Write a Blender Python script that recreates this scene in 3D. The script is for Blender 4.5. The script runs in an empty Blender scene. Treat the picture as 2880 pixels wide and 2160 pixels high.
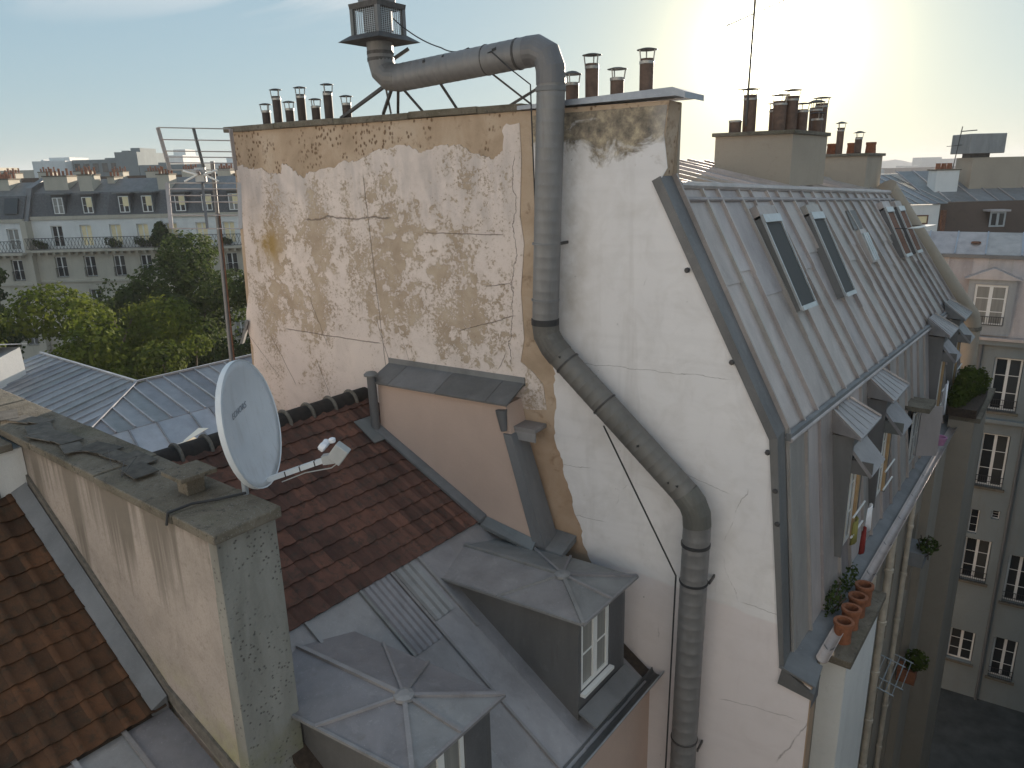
import bpy, bmesh, math, random
from mathutils import Vector, Matrix
random.seed(7)
R = math.radians
scene = bpy.context.scene
COL = scene.collection

# ------------------------------------------------------------------ camera, sky, sun, exposure
YAW, PITCH, ROLL = 38.2, 16.17, 1.37
CAM = Vector((0, 0, 21.0))
cam_d = bpy.data.cameras.new('camera'); cam_d.sensor_width = 36.0; cam_d.lens = 36.0 * 2060 / 2880
cam_d.clip_start = 0.1; cam_d.clip_end = 6000
cam = bpy.data.objects.new('camera', cam_d); COL.objects.link(cam)
cam.matrix_world = (Matrix.Translation(CAM) @ Matrix.Rotation(R(YAW), 4, 'Z')
                    @ Matrix.Rotation(R(90 - PITCH), 4, 'X') @ Matrix.Rotation(R(-ROLL), 4, 'Z'))
scene.camera = cam

SUN_AZ = -19.2      # degrees clockwise from +Y (towards +X)
SUN_EL = 7.8
SKY_GAMMA, SKY_SCALE = (.31, .27, .21), (.91, 1.19, 1.44)
world = bpy.data.worlds.new('World'); scene.world = world; world.use_nodes = True
wt = world.node_tree; wn = wt.nodes; wn.clear()
w_out = wn.new('ShaderNodeOutputWorld'); w_bg = wn.new('ShaderNodeBackground')
w_sky = wn.new('ShaderNodeTexSky'); w_sky.sky_type = 'NISHITA'; w_sky.sun_disc = False
w_sky.sun_elevation = R(SUN_EL); w_sky.sun_rotation = R(SUN_AZ)
w_sky.air_density = 1.0; w_sky.dust_density = 0.6; w_sky.ozone_density = 2.5; w_sky.altitude = 60
w_bg.inputs['Strength'].default_value = 0.13
# thin cirrus wisps, by direction
w_tc = wn.new('ShaderNodeTexCoord'); w_sep = wn.new('ShaderNodeSeparateXYZ'); wt.links.new(w_tc.outputs['Generated'], w_sep.inputs[0])
w_mz = wn.new('ShaderNodeMath'); w_mz.operation = 'MAXIMUM'; w_mz.inputs[1].default_value = 0.06; wt.links.new(w_sep.outputs['Z'], w_mz.inputs[0])
w_cmb = wn.new('ShaderNodeCombineXYZ'); w_cmb.inputs['Z'].default_value = 1.0
wt.links.new(w_sep.outputs['X'], w_cmb.inputs['X']); wt.links.new(w_sep.outputs['Y'], w_cmb.inputs['Y'])
w_div = wn.new('ShaderNodeVectorMath'); w_div.operation = 'DIVIDE'
w_cm2 = wn.new('ShaderNodeCombineXYZ'); w_cm2.inputs['Z'].default_value = 1.0
wt.links.new(w_mz.outputs[0], w_cm2.inputs['X']); wt.links.new(w_mz.outputs[0], w_cm2.inputs['Y'])
wt.links.new(w_cmb.outputs[0], w_div.inputs[0]); wt.links.new(w_cm2.outputs[0], w_div.inputs[1])
w_map = wn.new('ShaderNodeMapping'); w_map.inputs['Rotation'].default_value = (0, 0, R(-38)); w_map.inputs['Scale'].default_value = (0.55, 1.1, 1)
w_map.inputs['Location'].default_value = (1.9, 0.6, 0)
wt.links.new(w_div.outputs[0], w_map.inputs[0])
w_no = wn.new('ShaderNodeTexNoise'); w_no.inputs['Scale'].default_value = 1.0; w_no.inputs['Detail'].default_value = 7; w_no.inputs['Roughness'].default_value = 0.52; w_no.inputs['Distortion'].default_value = 0.5
wt.links.new(w_map.outputs[0], w_no.inputs['Vector'])
w_rmp = wn.new('ShaderNodeValToRGB'); w_rmp.color_ramp.elements[0].position = 0.49; w_rmp.color_ramp.elements[0].color = (0, 0, 0, 1)
w_rmp.color_ramp.elements[1].position = 0.63; w_rmp.color_ramp.elements[1].color = (.9, .9, .9, 1)
wt.links.new(w_no.outputs['Fac'], w_rmp.inputs[0])
w_hi = wn.new('ShaderNodeMapRange'); w_hi.inputs[1].default_value = 0.16; w_hi.inputs[2].default_value = 0.26; wt.links.new(w_sep.outputs['Z'], w_hi.inputs[0])
w_mul = wn.new('ShaderNodeMath'); w_mul.operation = 'MULTIPLY'; wt.links.new(w_rmp.outputs[0], w_mul.inputs[0]); wt.links.new(w_hi.outputs[0], w_mul.inputs[1])
w_mix = wn.new('ShaderNodeMixRGB'); w_mix.blend_type = 'MIX'; w_mix.inputs[2].default_value = (2.9, 2.85, 2.8, 1)
# the hazy evening air evens the sky out: compress its range the same way in every direction
w_sr = wn.new('ShaderNodeSeparateColor'); w_gam = wn.new('ShaderNodeCombineColor'); wt.links.new(w_sky.outputs[0], w_sr.inputs[0])
for k_ in range(3):
    w_pw = wn.new('ShaderNodeMath'); w_pw.operation = 'POWER'; w_pw.inputs[1].default_value = SKY_GAMMA[k_]
    wt.links.new(w_sr.outputs[k_], w_pw.inputs[0]); wt.links.new(w_pw.outputs[0], w_gam.inputs[k_])
w_sc = wn.new('ShaderNodeMixRGB'); w_sc.blend_type = 'MULTIPLY'; w_sc.inputs[0].default_value = 1.0; w_sc.inputs[2].default_value = (*SKY_SCALE, 1)
wt.links.new(w_gam.outputs[0], w_sc.inputs[1])
wt.links.new(w_mul.outputs[0], w_mix.inputs[0])
# aureole of the low sun in the dusty air
w_dot = wn.new('ShaderNodeVectorMath'); w_dot.operation = 'DOT_PRODUCT'; wt.links.new(w_tc.outputs['Generated'], w_dot.inputs[0])
w_dot.inputs[1].default_value = (math.sin(R(SUN_AZ)) * math.cos(R(SUN_EL)), math.cos(R(SUN_AZ)) * math.cos(R(SUN_EL)), math.sin(R(SUN_EL)))
w_cl = wn.new('ShaderNodeMath'); w_cl.operation = 'MAXIMUM'; w_cl.inputs[1].default_value = 0.0; wt.links.new(w_dot.outputs['Value'], w_cl.inputs[0])
acc = w_sc.outputs[0]
for pw_, cl_ in ((1300.0, (34, 32, 26)), (300.0, (5.5, 4.6, 2.4)), (60.0, (1.2, .85, .15))):
    w_p = wn.new('ShaderNodeMath'); w_p.operation = 'POWER'; w_p.inputs[1].default_value = pw_; wt.links.new(w_cl.outputs[0], w_p.inputs[0])
    w_c = wn.new('ShaderNodeMixRGB'); w_c.blend_type = 'ADD'; w_c.inputs[0].default_value = 1.0
    w_m = wn.new('ShaderNodeMixRGB'); w_m.blend_type = 'MULTIPLY'; w_m.inputs[0].default_value = 1.0; w_m.inputs[2].default_value = (*cl_, 1)
    wt.links.new(w_p.outputs[0], w_m.inputs[1]); wt.links.new(acc, w_c.inputs[1]); wt.links.new(w_m.outputs[0], w_c.inputs[2]); acc = w_c.outputs[0]
wt.links.new(acc, w_mix.inputs[1])
wt.links.new(w_mix.outputs[0], w_bg.inputs['Color']); wt.links.new(w_bg.outputs[0], w_out.inputs['Surface'])

sun_d = bpy.data.lights.new('sun', 'SUN'); sun_d.energy = 5.0; sun_d.angle = R(0.53); sun_d.color = (1.0, 0.86, 0.70)
sun = bpy.data.objects.new('sun', sun_d); COL.objects.link(sun)
sdir = Vector((math.sin(R(SUN_AZ)) * math.cos(R(SUN_EL)), math.cos(R(SUN_AZ)) * math.cos(R(SUN_EL)), math.sin(R(SUN_EL))))
sun.rotation_euler = (-sdir).to_track_quat('-Z', 'Y').to_euler(); sun.location = sdir * 120 + Vector((0, 0, 30))

vs = scene.view_settings; vs.view_transform = 'Standard'; vs.look = 'None'; vs.gamma = 1.0; vs.use_curve_mapping = False
vs.exposure = 1.3
scene.render.engine = 'CYCLES'
scene.cycles.max_bounces = 8; scene.cycles.transparent_max_bounces = 8

# ------------------------------------------------------------------ material helpers
class N:
    def __init__(s, name, rough=0.8, metal=0.0, spec=0.5):
        s.m = bpy.data.materials.new(name); s.m.use_nodes = True
        s.t = s.m.node_tree; s.n = s.t.nodes; s.b = s.n['Principled BSDF']
        s.b.inputs['Roughness'].default_value = rough; s.b.inputs['Metallic'].default_value = metal
        s.b.inputs['Specular IOR Level'].default_value = spec
        g = s.n.new('ShaderNodeNewGeometry'); s.pos = g.outputs['Position']
        s.rnd = s.n.new('ShaderNodeObjectInfo').outputs['Random']
        sp = s.n.new('ShaderNodeSeparateXYZ'); s.l(s.pos, sp.inputs[0]); s.x, s.y, s.z = sp.outputs
    def l(s, a, b): s.t.links.new(a, b)
    def put(s, v, sock):
        if isinstance(v, bpy.types.NodeSocket): s.l(v, sock)
        elif isinstance(v, (tuple, list)):
            sock.default_value = tuple(v) + ((1,) if len(v) == 3 and len(sock.default_value) == 4 else ())
        else: sock.default_value = v
    def vm(s, v, sc=(1, 1, 1), rot=(0, 0, 0), loc=(0, 0, 0)):
        n = s.n.new('ShaderNodeMapping'); s.put(v, n.inputs[0]); n.inputs['Scale'].default_value = sc
        n.inputs['Rotation'].default_value = rot; n.inputs['Location'].default_value = loc; return n.outputs[0]
    def noise(s, sc, det=4, ro=.55, di=0, v=None, col=False):
        n = s.n.new('ShaderNodeTexNoise'); s.put(v if v is not None else s.pos, n.inputs['Vector'])
        n.inputs['Scale'].default_value = sc; n.inputs['Detail'].default_value = det; n.inputs['Roughness'].default_value = ro
        n.inputs['Distortion'].default_value = di; return n.outputs['Color' if col else 'Fac']
    def vor(s, sc, feat='F1', v=None, out='Distance', rand=1.0):
        n = s.n.new('ShaderNodeTexVoronoi'); n.feature = feat; s.put(v if v is not None else s.pos, n.inputs['Vector'])
        n.inputs['Scale'].default_value = sc; n.inputs['Randomness'].default_value = rand; return n.outputs[out]
    def m2(s, op, a, b=0.0, c=0.0, clamp=False):
        n = s.n.new('ShaderNodeMath'); n.operation = op; n.use_clamp = clamp
        s.put(a, n.inputs[0]); s.put(b, n.inputs[1])
        if len(n.inputs) > 2: s.put(c, n.inputs[2])
        return n.outputs[0]
    def add(s, a, b): return s.m2('ADD', a, b)
    def mul(s, a, b): return s.m2('MULTIPLY', a, b)
    def mr(s, v, a, b, c=0.0, d=1.0):
        n = s.n.new('ShaderNodeMapRange'); s.put(v, n.inputs[0])
        for i, q in enumerate((a, b, c, d)): s.put(q, n.inputs[i + 1])
        return n.outputs[0]
    def band(s, v, a, b, soft):            # 1 inside a..b, soft edges
        return s.mul(s.mr(v, a - soft, a + soft), s.mr(v, b + soft, b - soft))
    def mix(s, f, a, b, bl='MIX'):
        n = s.n.new('ShaderNodeMixRGB'); n.blend_type = bl; s.put(f, n.inputs[0]); s.put(a, n.inputs[1]); s.put(b, n.inputs[2]); return n.outputs[0]
    def ramp(s, f, st):
        n = s.n.new('ShaderNodeValToRGB'); s.put(f, n.inputs[0]); e = n.color_ramp.elements
        while len(e) < len(st): e.new(0.5)
        for i, (p, c) in enumerate(st): e[i].position = p; e[i].color = tuple(c) + (1,)
        return n.outputs[0]
    def col(s, c): s.put(c, s.b.inputs['Base Color']); return s
    def rough(s, r): s.put(r, s.b.inputs['Roughness']); return s
    def bump(s, h, st=.4, d=.01):
        n = s.n.new('ShaderNodeBump'); n.inputs['Strength'].default_value = st; n.inputs['Distance'].default_value = d
        s.put(h, n.inputs['Height']); s.l(n.outputs[0], s.b.inputs['Normal']); return s
    def line(s, a, k, z0, z1, w, wob=.05, sc=2.5, axis='x', soft=.05):   # thin crack: x = a + k*(z-z0)
        u, v = (s.x, s.z) if axis == 'x' else (s.z, s.x)
        wv = s.mul(s.m2('SUBTRACT', s.noise(sc, 5, .6), .5), wob * 2)
        d = s.m2('ABSOLUTE', s.add(s.m2('SUBTRACT', u, a), s.add(s.mul(s.m2('SUBTRACT', v, z0), -k), wv)))
        return s.mul(s.mr(d, w * .4, w, 1.0, 0.0), s.band(v, z0, z1, soft))

def plain(name, c, rough=.7, metal=0.0, var=.15, sc=6.0, bump=0.0, spec=.5, rnd=0.0):
    n = N(name, rough, metal, spec)
    f = n.noise(sc, 5, .6); lo = tuple(v * (1 - var) for v in c); hi = tuple(min(1, v * (1 + var)) for v in c)
    cc = n.ramp(f, [(.3, lo), (.7, hi)])
    if rnd: cc = n.mix(1.0, cc, n.ramp(n.rnd, [(0, (1 - rnd,) * 3), (1, (1.0,) * 3)]), 'MULTIPLY')
    n.col(cc)
    if bump: n.bump(n.noise(sc * 6, 4, .6), bump, .01)
    return n.m

def zinc_mat(name, base, tint=.12, rough=.5, dark=.25):
    n = N(name, rough, 0.35, .5)
    st = n.noise(1.0, 6, .6, .4, v=n.vm(n.pos, (2.2, 2.2, .55)))
    fine = n.noise(22, 4, .6)
    a = tuple(v * (1 - dark) for v in base); b = tuple(min(1, v * 1.22) for v in base)
    c = n.ramp(n.add(n.mul(st, .8), n.mul(fine, .2)), [(.30, a), (.5, base), (.72, b)])
    # each sheet weathers to its own tone
    t = n.ramp(n.rnd, [(0, (.70, .70, .73)), (.2, (.98, .98, 1.0)), (.4, (.84, .83, .82)), (.6, (1.06, 1.05, 1.05)), (.8, (.80, .84, .82)), (1, (1.12, 1.11, 1.13))])
    c = n.mix(1.0, c, t, 'MULTIPLY')
    sp = n.mr(n.noise(55, 2, .5), .66, .74)
    c = n.mix(n.mul(sp, .35), c, tuple(min(1, v * 1.7) for v in base))
    ox = n.mr(n.noise(4.5, 7, .7, .5), .56, .70)
    c = n.mix(n.mul(ox, .22), c, tuple(min(1, v * 1.5) for v in base))
    rs = n.mr(n.noise(1.0, 5, .65, .3, v=n.vm(n.pos, (5, 5, .6))), .62, .72)
    c = n.mix(n.mul(rs, .35), c, (base[0] * .62, base[1] * .55, base[2] * .48))
    n.col(c).rough(n.mr(fine, .2, .8, rough - .1, rough + .16)).bump(n.add(n.noise(2.6, 3, .5, .4), n.mul(fine, .1)), .42, .04)
    return n.m

M = {}
M['zinc'] = zinc_mat('zinc_roof', (.445, .405, .39))
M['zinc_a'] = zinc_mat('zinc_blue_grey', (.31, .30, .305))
M['zinc_w'] = zinc_mat('wing_zinc', (.27, .28, .30))
M['zinc_w2'] = zinc_mat('wing_zinc_pale', (.33, .35, .38), dark=.15)
M['zinc_green'] = zinc_mat('zinc_weathered', (.23, .24, .25))
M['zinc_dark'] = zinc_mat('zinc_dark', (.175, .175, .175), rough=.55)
M['zinc_light'] = zinc_mat('zinc_new', (.36, .40, .45), rough=.45, dark=.12)
M['lead'] = zinc_mat('lead_flashing', (.21, .215, .22), rough=.6)
M['duct'] = zinc_mat('galvanised_duct', (.21, .207, .205), rough=.52, dark=.25)
M['duct_old'] = zinc_mat('weathered_duct', (.165, .157, .145), rough=.62, dark=.3)
M['alu'] = plain('aluminium_frame', (.44, .47, .49), .4, .6, .12)
M['steel'] = plain('rusty_steel', (.085, .080, .078), .6, .4, .35, 14)
M['rust'] = plain('rust', (.16, .075, .045), .8, .1, .4, 18)
M['black'] = plain('black_rubber', (.025, .025, .027), .6, 0, .2)
M['terracotta'] = plain('terracotta', (.27, .105, .052), .85, 0, .25, 12, .2, rnd=.25)
M['white_paint'] = plain('white_frame_paint', (.74, .74, .72), .45, 0, .05)
M['grey_paint'] = plain('grey_paint', (.42, .43, .43), .5, 0, .1)
M['tan'] = plain('tan_reveal', (.45, .30, .16), .8, 0, .15)
M['plastic'] = plain('beige_pipe', (.50, .44, .36), .5, 0, .2, 5)
_n = N('dish_enamel', .45, 0, .5); _c = _n.ramp(_n.noise(3, 5, .6), [(.3, (.50, .53, .57)), (.7, (.57, .60, .64))])
_c = _n.mix(_n.mul(_n.mr(_n.noise(1.0, 5, .6, .2, v=_n.vm(_n.pos, (14, 14, 1.2))), .52, .7), .35), _c, (.36, .37, .37))
_c = _n.mix(_n.mul(_n.mr(_n.noise(40, 3, .6), .66, .72), .5), _c, (.30, .29, .27)); _n.col(_c); M['dish'] = _n.m
M['dish_rim'] = plain('dish_rim_enamel', (.62, .66, .70), .45, 0, .05, 3)
M['ink'] = plain('faded_ink', (.22, .24, .28), .6, 0, .1)
M['orange'] = plain('orange_switch', (.45, .20, .06), .6, 0, .15)
M['screen'] = plain('skylight_screen', (.055, .058, .058), .75, 0, .12, 60)
M['cream_blind'] = plain('cream_blind', (.80, .68, .42), .7, 0, .12, 1.2)
M['red_cloth'] = plain('red_cloth', (.26, .035, .03), .9, 0, .2)
M['white_cloth'] = plain('white_cloth', (.75, .76, .80), .9, 0, .06)
M['pink'] = plain('pink_plastic', (.45, .22, .36), .5, 0, .1)
M['yellow'] = plain('yellow_cloth', (.26, .24, .07), .8, 0, .1)
M['soil'] = plain('soil', (.05, .035, .025), .95, 0, .4, 20, .4)
M['slate'] = plain('slate', (.11, .112, .115), .7, 0, .3, 7, .3, rnd=.35)
M['slate_dark'] = plain('mossy_slate', (.10, .092, .08), .9, 0, .4, 9, .4, rnd=.3)
M['ground'] = plain('courtyard_paving', (.055, .055, .052), .9, 0, .35, 1.5, .3)
M['pot_brown'] = plain('far_chimney_pot', (.26, .11, .06), .85, 0, .3, 9)
M['lit_white'] = plain('white_flashing', (.80, .76, .66), .5, 0, .05)

g = N('glass_pane', .06, 0, .6); g.col(g.ramp(g.rnd, [(0, (.012, .014, .016)), (.6, (.035, .038, .04)), (1, (.07, .068, .06))])); M['glass'] = g.m
g = N('curtained_pane', .18, 0, .5); g.col(g.mix(g.noise(1.0, 3, .5, v=g.vm(g.pos, (14, 14, .4))), (.16, .16, .15), (.36, .35, .32))); M['curtain'] = g.m

# plaster, concrete, stone
def stucco(name, base, stain=(.16, .14, .11), amt=.25, streak=.5, fine=.15, zs=.35):
    n = N(name, .92, 0, .25)
    big = n.noise(.55, 5, .55, .3); c = n.mix(n.mr(big, .3, .7), base, tuple(v * .84 for v in base))
    st = n.noise(1.0, 6, .62, .4, v=n.vm(n.pos, (2.4, 2.4, zs)))
    c = n.mix(n.mul(n.mr(st, .52, .72), amt * streak * 2), c, stain)
    sp = n.noise(9, 6, .7, .3); c = n.mix(n.mul(n.mr(sp, .56, .72), amt), c, stain)
    fn = n.noise(60, 3, .6); c = n.mix(n.mr(fn, .35, .7, 0, fine), c, tuple(v * .6 for v in base))
    n.col(c).bump(n.add(n.noise(14, 5, .6), n.mul(fn, .4)), .35, .012); return n.m
M['white_wall_far'] = stucco('far_white_render', (.78, .78, .76), amt=.12)
M['cream_wall_far'] = stucco('far_limestone', (.52, .48, .40), amt=.22)
M['pale_render'] = stucco('pale_pink_render', (.58, .44, .37), (.34, .25, .20), .10, .5, .10)
M['courtyard_render'] = stucco('grey_courtyard_render', (.245, .275, .28), (.19, .17, .15), .3)
M['facade_cream'] = stucco('cream_facade_render', (.34, .30, .25), (.2, .17, .14), .3)
M['chimney_render'] = stucco('beige_chimney_render', (.42, .36, .29), (.22, .17, .13), .25)
M['brown_wall'] = stucco('brown_tiled_slope', (.115, .082, .065), (.05, .045, .04), .4)

# --- white gable coat
n = N('white_gable_coat', .93, 0, .2)
c = n.mix(n.mr(n.noise(.5, 5, .55, .4), .32, .7), (.79, .765, .76), (.71, .69, .695))
c = n.mix(n.mul(n.mr(n.noise(2.3, 6, .65, .6), .46, .76), .42), c, (.50, .47, .44))
c = n.mix(n.mul(n.mr(n.noise(1.0, 5, .6, .2, v=n.vm(n.pos, (.5, .5, 6.0))), .5, .72), .16), c, (.48, .46, .45))
c = n.mix(n.mul(n.mul(n.band(n.x, -6.3, -5.45, .18), n.mr(n.z, 18.4, 19.2)), n.mr(n.noise(3, 6, .65), .35, .7)), c, (.50, .46, .42))
c = n.mix(n.mul(n.mr(n.noise(1.0, 6, .6, .3, v=n.vm(n.pos, (3.5, 3.5, .35))), .56, .75), .38), c, (.46, .43, .41))
# lower part of the wall keeps an older, pinker paint below a slanted line
pk = n.mr(n.add(n.z, n.add(n.mul(n.x, .10), n.mul(n.m2('SUBTRACT', n.noise(3, 4), .5), .12))), 14.83, 14.79)
c = n.mix(n.mul(pk, .5), c, (.66, .57, .56))
# mould and bare render under the coping
mo = n.add(n.noise(1.9, 7, .68, .7), n.mr(n.z, 20.7, 21.75, -.30, .26))
c = n.mix(n.mul(n.mr(mo, .50, .62), n.mr(n.x, -3.9, -4.6, .2, 1.0)), c, n.ramp(n.noise(6, 6, .7), [(.3, (.10, .09, .08)), (.5, (.26, .22, .17)), (.68, (.50, .42, .30))]))
sp = n.mul(n.mr(n.noise(20, 3, .5), .73, .76), n.mr(n.noise(2.2, 3, .5), .52, .62))
c = n.mix(n.mul(sp, .8), c, (.10, .095, .10))
for q in ((-4.55, .10, 19.55, 19.62, .010), (-3.3, .3, 16.15, 16.9, .007), (-3.05, -.4, 15.2, 15.8, .006), (-2.36, .38, 12.9, 13.75, .016), (-2.55, -.25, 12.2, 12.6, .012), (-4.2, .05, 14.3, 14.42, .01), (-4.9, .5, 16.3, 16.6, .006)):
    c = n.mix(n.mul(n.mul(n.line(*q, wob=.10, sc=3.0), n.mr(n.noise(7, 3, .6), .35, .6)), .6), c, (.16, .14, .13))
for q in ((16.72, .10, -5.85, -5.35, .005), (15.25, -.05, -3.0, -2.2, .006), (17.05, -.25, -4.2, -3.3, .005), (18.35, .02, -5.6, -3.4, .005), (15.93, .06, -5.55, -5.1, .005), (13.6, .1, -3.2, -2.2, .006)):
    c = n.mix(n.mul(n.line(*q, wob=.06, sc=3.5, axis='z'), .6), c, (.16, .14, .13))
n.col(c).bump(n.add(n.noise(4, 6, .6), n.mul(n.noise(40, 3, .6), .2)), .35, .015); M['white_coat'] = n.m

# --- peeling old paint on the left half of the gable
n = N('peeling_gable_coat', .93, 0, .2)
paint = n.mix(n.mr(n.noise(.7, 5, .6, .5), .3, .7), (.75, .655, .60), (.66, .58, .545))
paint = n.mix(n.mul(n.mr(n.noise(1.5, 6, .65, .8), .5, .75), .45), paint, (.43, .37, .33))
paint = n.mix(n.mul(n.band(n.z, 20.2, 21.4, .3), n.mul(n.mr(n.noise(1.0, 5, .6, .3, v=n.vm(n.pos, (3, 3, .8))), .42, .66), .6)), paint, (.37, .34, .33))
bare = n.ramp(n.noise(2.8, 6, .65, .4), [(.28, (.34, .26, .19)), (.5, (.44, .35, .265)), (.72, (.53, .445, .35))])
big = n.noise(.85, 4, .55, .9)
cols = n.noise(1.0, 4, .55, .3, v=n.vm(n.pos, (1.9, 1.9, .26)))
zone = n.mul(n.band(n.z, 18.35, 20.65, .40), n.band(n.x, -12.1, -7.0, .45))
fineN = n.noise(21, 9, .76, .2)
midN = n.noise(5.2, 6, .66, .5)
thr = n.add(n.add(n.mul(big, .42), n.mul(cols, .55)), n.mul(zone, .155))
wv = n.mr(n.noise(.75, 3, .5, .6), .38, .62)
score = n.add(n.add(n.mul(n.m2('SUBTRACT', fineN, .5), n.mr(wv, 0, 1, 1.15, .45)), n.mul(n.m2('SUBTRACT', midN, .5), n.mr(wv, 0, 1, .25, 1.0))), n.add(thr, .65))
pm = n.mr(score, 1.262, 1.278)
halo = n.mr(score, 1.15, 1.27)
c = n.mix(n.mul(halo, .42), paint, (.52, .43, .35))
c = n.mix(n.mul(pm, .93), c, bare)
flake = n.mul(n.mr(n.noise(34, 4, .6), .64, .66), n.mr(n.noise(1.6, 4, .6), .46, .56))
c = n.mix(n.mul(flake, .75), c, (.27, .20, .145))
cr = n.m2('MAXIMUM', n.line(-9.17, -.06, 17.3, 21.0, .011, .035, 2.2), n.line(-9.02, -.30, 17.6, 18.7, .009, .06, 3))
for q in ((-10.55, -.45, 18.1, 19.0, .011, .10), (-12.0, -1.0, 17.35, 18.95, .010, .06), (-11.5, -.62, 17.2, 18.1, .009, .05), (-10.6, -.42, 17.1, 17.75, .008, .05), (-6.66, .05, 18.2, 21.2, .009, .16), (-6.9, .55, 18.1, 18.35, .009, .05), (-8.5, -.35, 17.5, 18.3, .007, .06)):
    cr = n.m2('MAXIMUM', cr, n.line(*q))
for q in ((18.28, -.02, -11.6, -9.3, .012, .03), (20.12, .0, -8.2, -6.75, .009, .02), (18.62, .32, -7.6, -6.6, .010, .07), (20.30, .03, -10.8, -8.9, .022, .10), (19.35, .2, -7.1, -6.6, .008, .06)):
    cr = n.m2('MAXIMUM', cr, n.line(*q, axis='z'))
c = n.mix(n.mul(cr, .68), c, (.14, .105, .085))
c = n.mix(n.mul(n.mul(n.band(n.x, -12.1, -11.55, .16), n.band(n.z, 19.55, 20.2, .18)), n.mr(n.noise(1.8, 4, .6, .6), .4, .55)), c, (.36, .25, .11))
n.col(c).bump(n.add(n.mul(pm, -1.0), n.add(n.mul(fineN, .5), n.mul(cr, -1.2))), .55, .010); M['peel_coat'] = n.m

# --- bare render behind the coats (honeycomb pocks under the coping)
n = N('bare_gable_render', .95, 0, .15)
c = n.ramp(n.noise(.9, 6, .62, .6), [(.3, (.31, .235, .165)), (.52, (.46, .35, .255)), (.72, (.56, .46, .365))])
vd = n.vor(17, v=n.vm(n.pos, (1, 1, .75)))
pk = n.mul(n.mr(vd, .42, .26), n.mr(n.noise(1.0, 4, .6, .8, v=n.vm(n.pos, (2.2, 2.2, 1.3))), .47, .54))
pk = n.mul(pk, n.mr(n.z, 20.7, 20.95))
c = n.mix(n.mul(pk, .8), c, (.13, .075, .04))
c = n.mix(n.mul(n.mr(n.noise(5, 6, .7, .5), .58, .72), .6), c, (.17, .105, .065))
c = n.mix(n.mr(n.z, 17.6, 17.0, 0, .4), c, (.35, .22, .14))
n.col(c).bump(n.add(n.mul(pk, -1), n.noise(12, 5, .65)), .6, .015); M['bare'] = n.m

# --- concrete and party wall render
n = N('mossy_concrete', .95, 0, .2)
c = n.ramp(n.noise(2.2, 7, .65, .5), [(.3, (.10, .086, .066)), (.5, (.16, .14, .11)), (.7, (.215, .19, .155))])
c = n.mix(n.mr(n.noise(14, 5, .7), .56, .66, 0, .7), c, (.05, .047, .042))
c = n.mix(n.mr(n.noise(1.3, 4, .6), .55, .75, 0, .5), c, (.12, .12, .075))
c = n.mix(n.mr(n.noise(70, 2, .5), .62, .68, 0, .5), c, (.34, .33, .30))
n.col(c).bump(n.add(n.noise(9, 6, .7), n.mul(n.noise(55, 3, .6), .5)), .8, .02); M['concrete'] = n.m
n = N('pier_concrete', .95, 0, .2)
c = n.ramp(n.noise(1.0, 6, .6, .3, v=n.vm(n.pos, (3, 3, .7))), [(.3, (.19, .185, .165)), (.55, (.27, .265, .24)), (.75, (.33, .32, .29))])
pk = n.mr(n.vor(19), .26, .16); pk = n.mul(pk, n.mr(n.noise(2.4, 3, .5), .40, .58))
c = n.mix(n.mul(pk, .75), c, (.09, .085, .08))
c = n.mix(n.mul(n.mr(n.z, 15.6, 14.6), n.mr(n.noise(2, 4, .6), .45, .6)), c, (.22, .22, .12))
n.col(c).bump(n.add(n.mul(pk, -1), n.noise(30, 4, .6)), .7, .015); M['pier'] = n.m
n = N('party_wall_render', .94, 0, .2)
c = n.mix(n.mr(n.noise(.9, 5, .6, .4), .3, .7), (.46, .395, .35), (.37, .325, .295))
dr = n.noise(1.0, 5, .6, .15, v=n.vm(n.pos, (3.6, .5, .16)))
c = n.mix(n.mul(n.mr(n.add(dr, n.mr(n.z, 16.2, 17.8, -.14, .13)), .50, .64), .8), c, (.155, .135, .11))
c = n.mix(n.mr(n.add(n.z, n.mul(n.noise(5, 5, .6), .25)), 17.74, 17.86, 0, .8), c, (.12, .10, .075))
c = n.mix(n.mul(n.mr(n.z, 15.9, 15.0), n.mr(n.noise(1.6, 4, .6, .3), .45, .62)), c, (.36, .34, .20))
c = n.mix(n.mr(n.noise(1.7, 7, .68, .6), .46, .68, 0, .45), c, (.27, .235, .20))
c = n.mix(n.mr(n.noise(11, 5, .7), .56, .66, 0, .35), c, (.22, .19, .16))
c = n.mix(n.mr(n.noise(45, 3, .6), .45, .7, 0, .25), c, (.2, .17, .14))
n.col(c).bump(n.add(n.noise(16, 5, .6), n.mul(n.noise(70, 2, .5), .5)), .35, .01); M['party'] = n.m

def tile_mat(name, a, b, moss):
    n = N(name, .9, 0, .3)
    c = n.ramp(n.noise(3.0, 6, .65, .3), [(.3, a), (.7, b)])
    c = n.mix(1.0, c, n.ramp(n.rnd, [(0, (.62, .60, .60)), (.5, (.95, .92, .90)), (1, (1.25, 1.10, 1.0))]), 'MULTIPLY')
    c = n.mix(n.mr(n.noise(8, 6, .7, .4), .50, .66, 0, .75), c, moss)
    c = n.mix(n.mr(n.noise(50, 3, .6), .60, .70, 0, .4), c, (.13, .09, .06))
    n.col(c).bump(n.noise(40, 4, .65), .5, .008); return n.m
M['tile'] = tile_mat('roof_tile', (.092, .052, .042), (.165, .086, .066), (.052, .043, .036))
M['tile_moss'] = tile_mat('mossy_roof_tile', (.062, .035, .021), (.115, .060, .032), (.035, .030, .020))
M['ridge'] = plain('dark_ridge_tile', (.030, .024, .021), .85, 0, .4, 8, .4, rnd=.3)
M['mortar'] = plain('ridge_mortar', (.15, .135, .115), .95, 0, .3, 15, .4)
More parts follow.
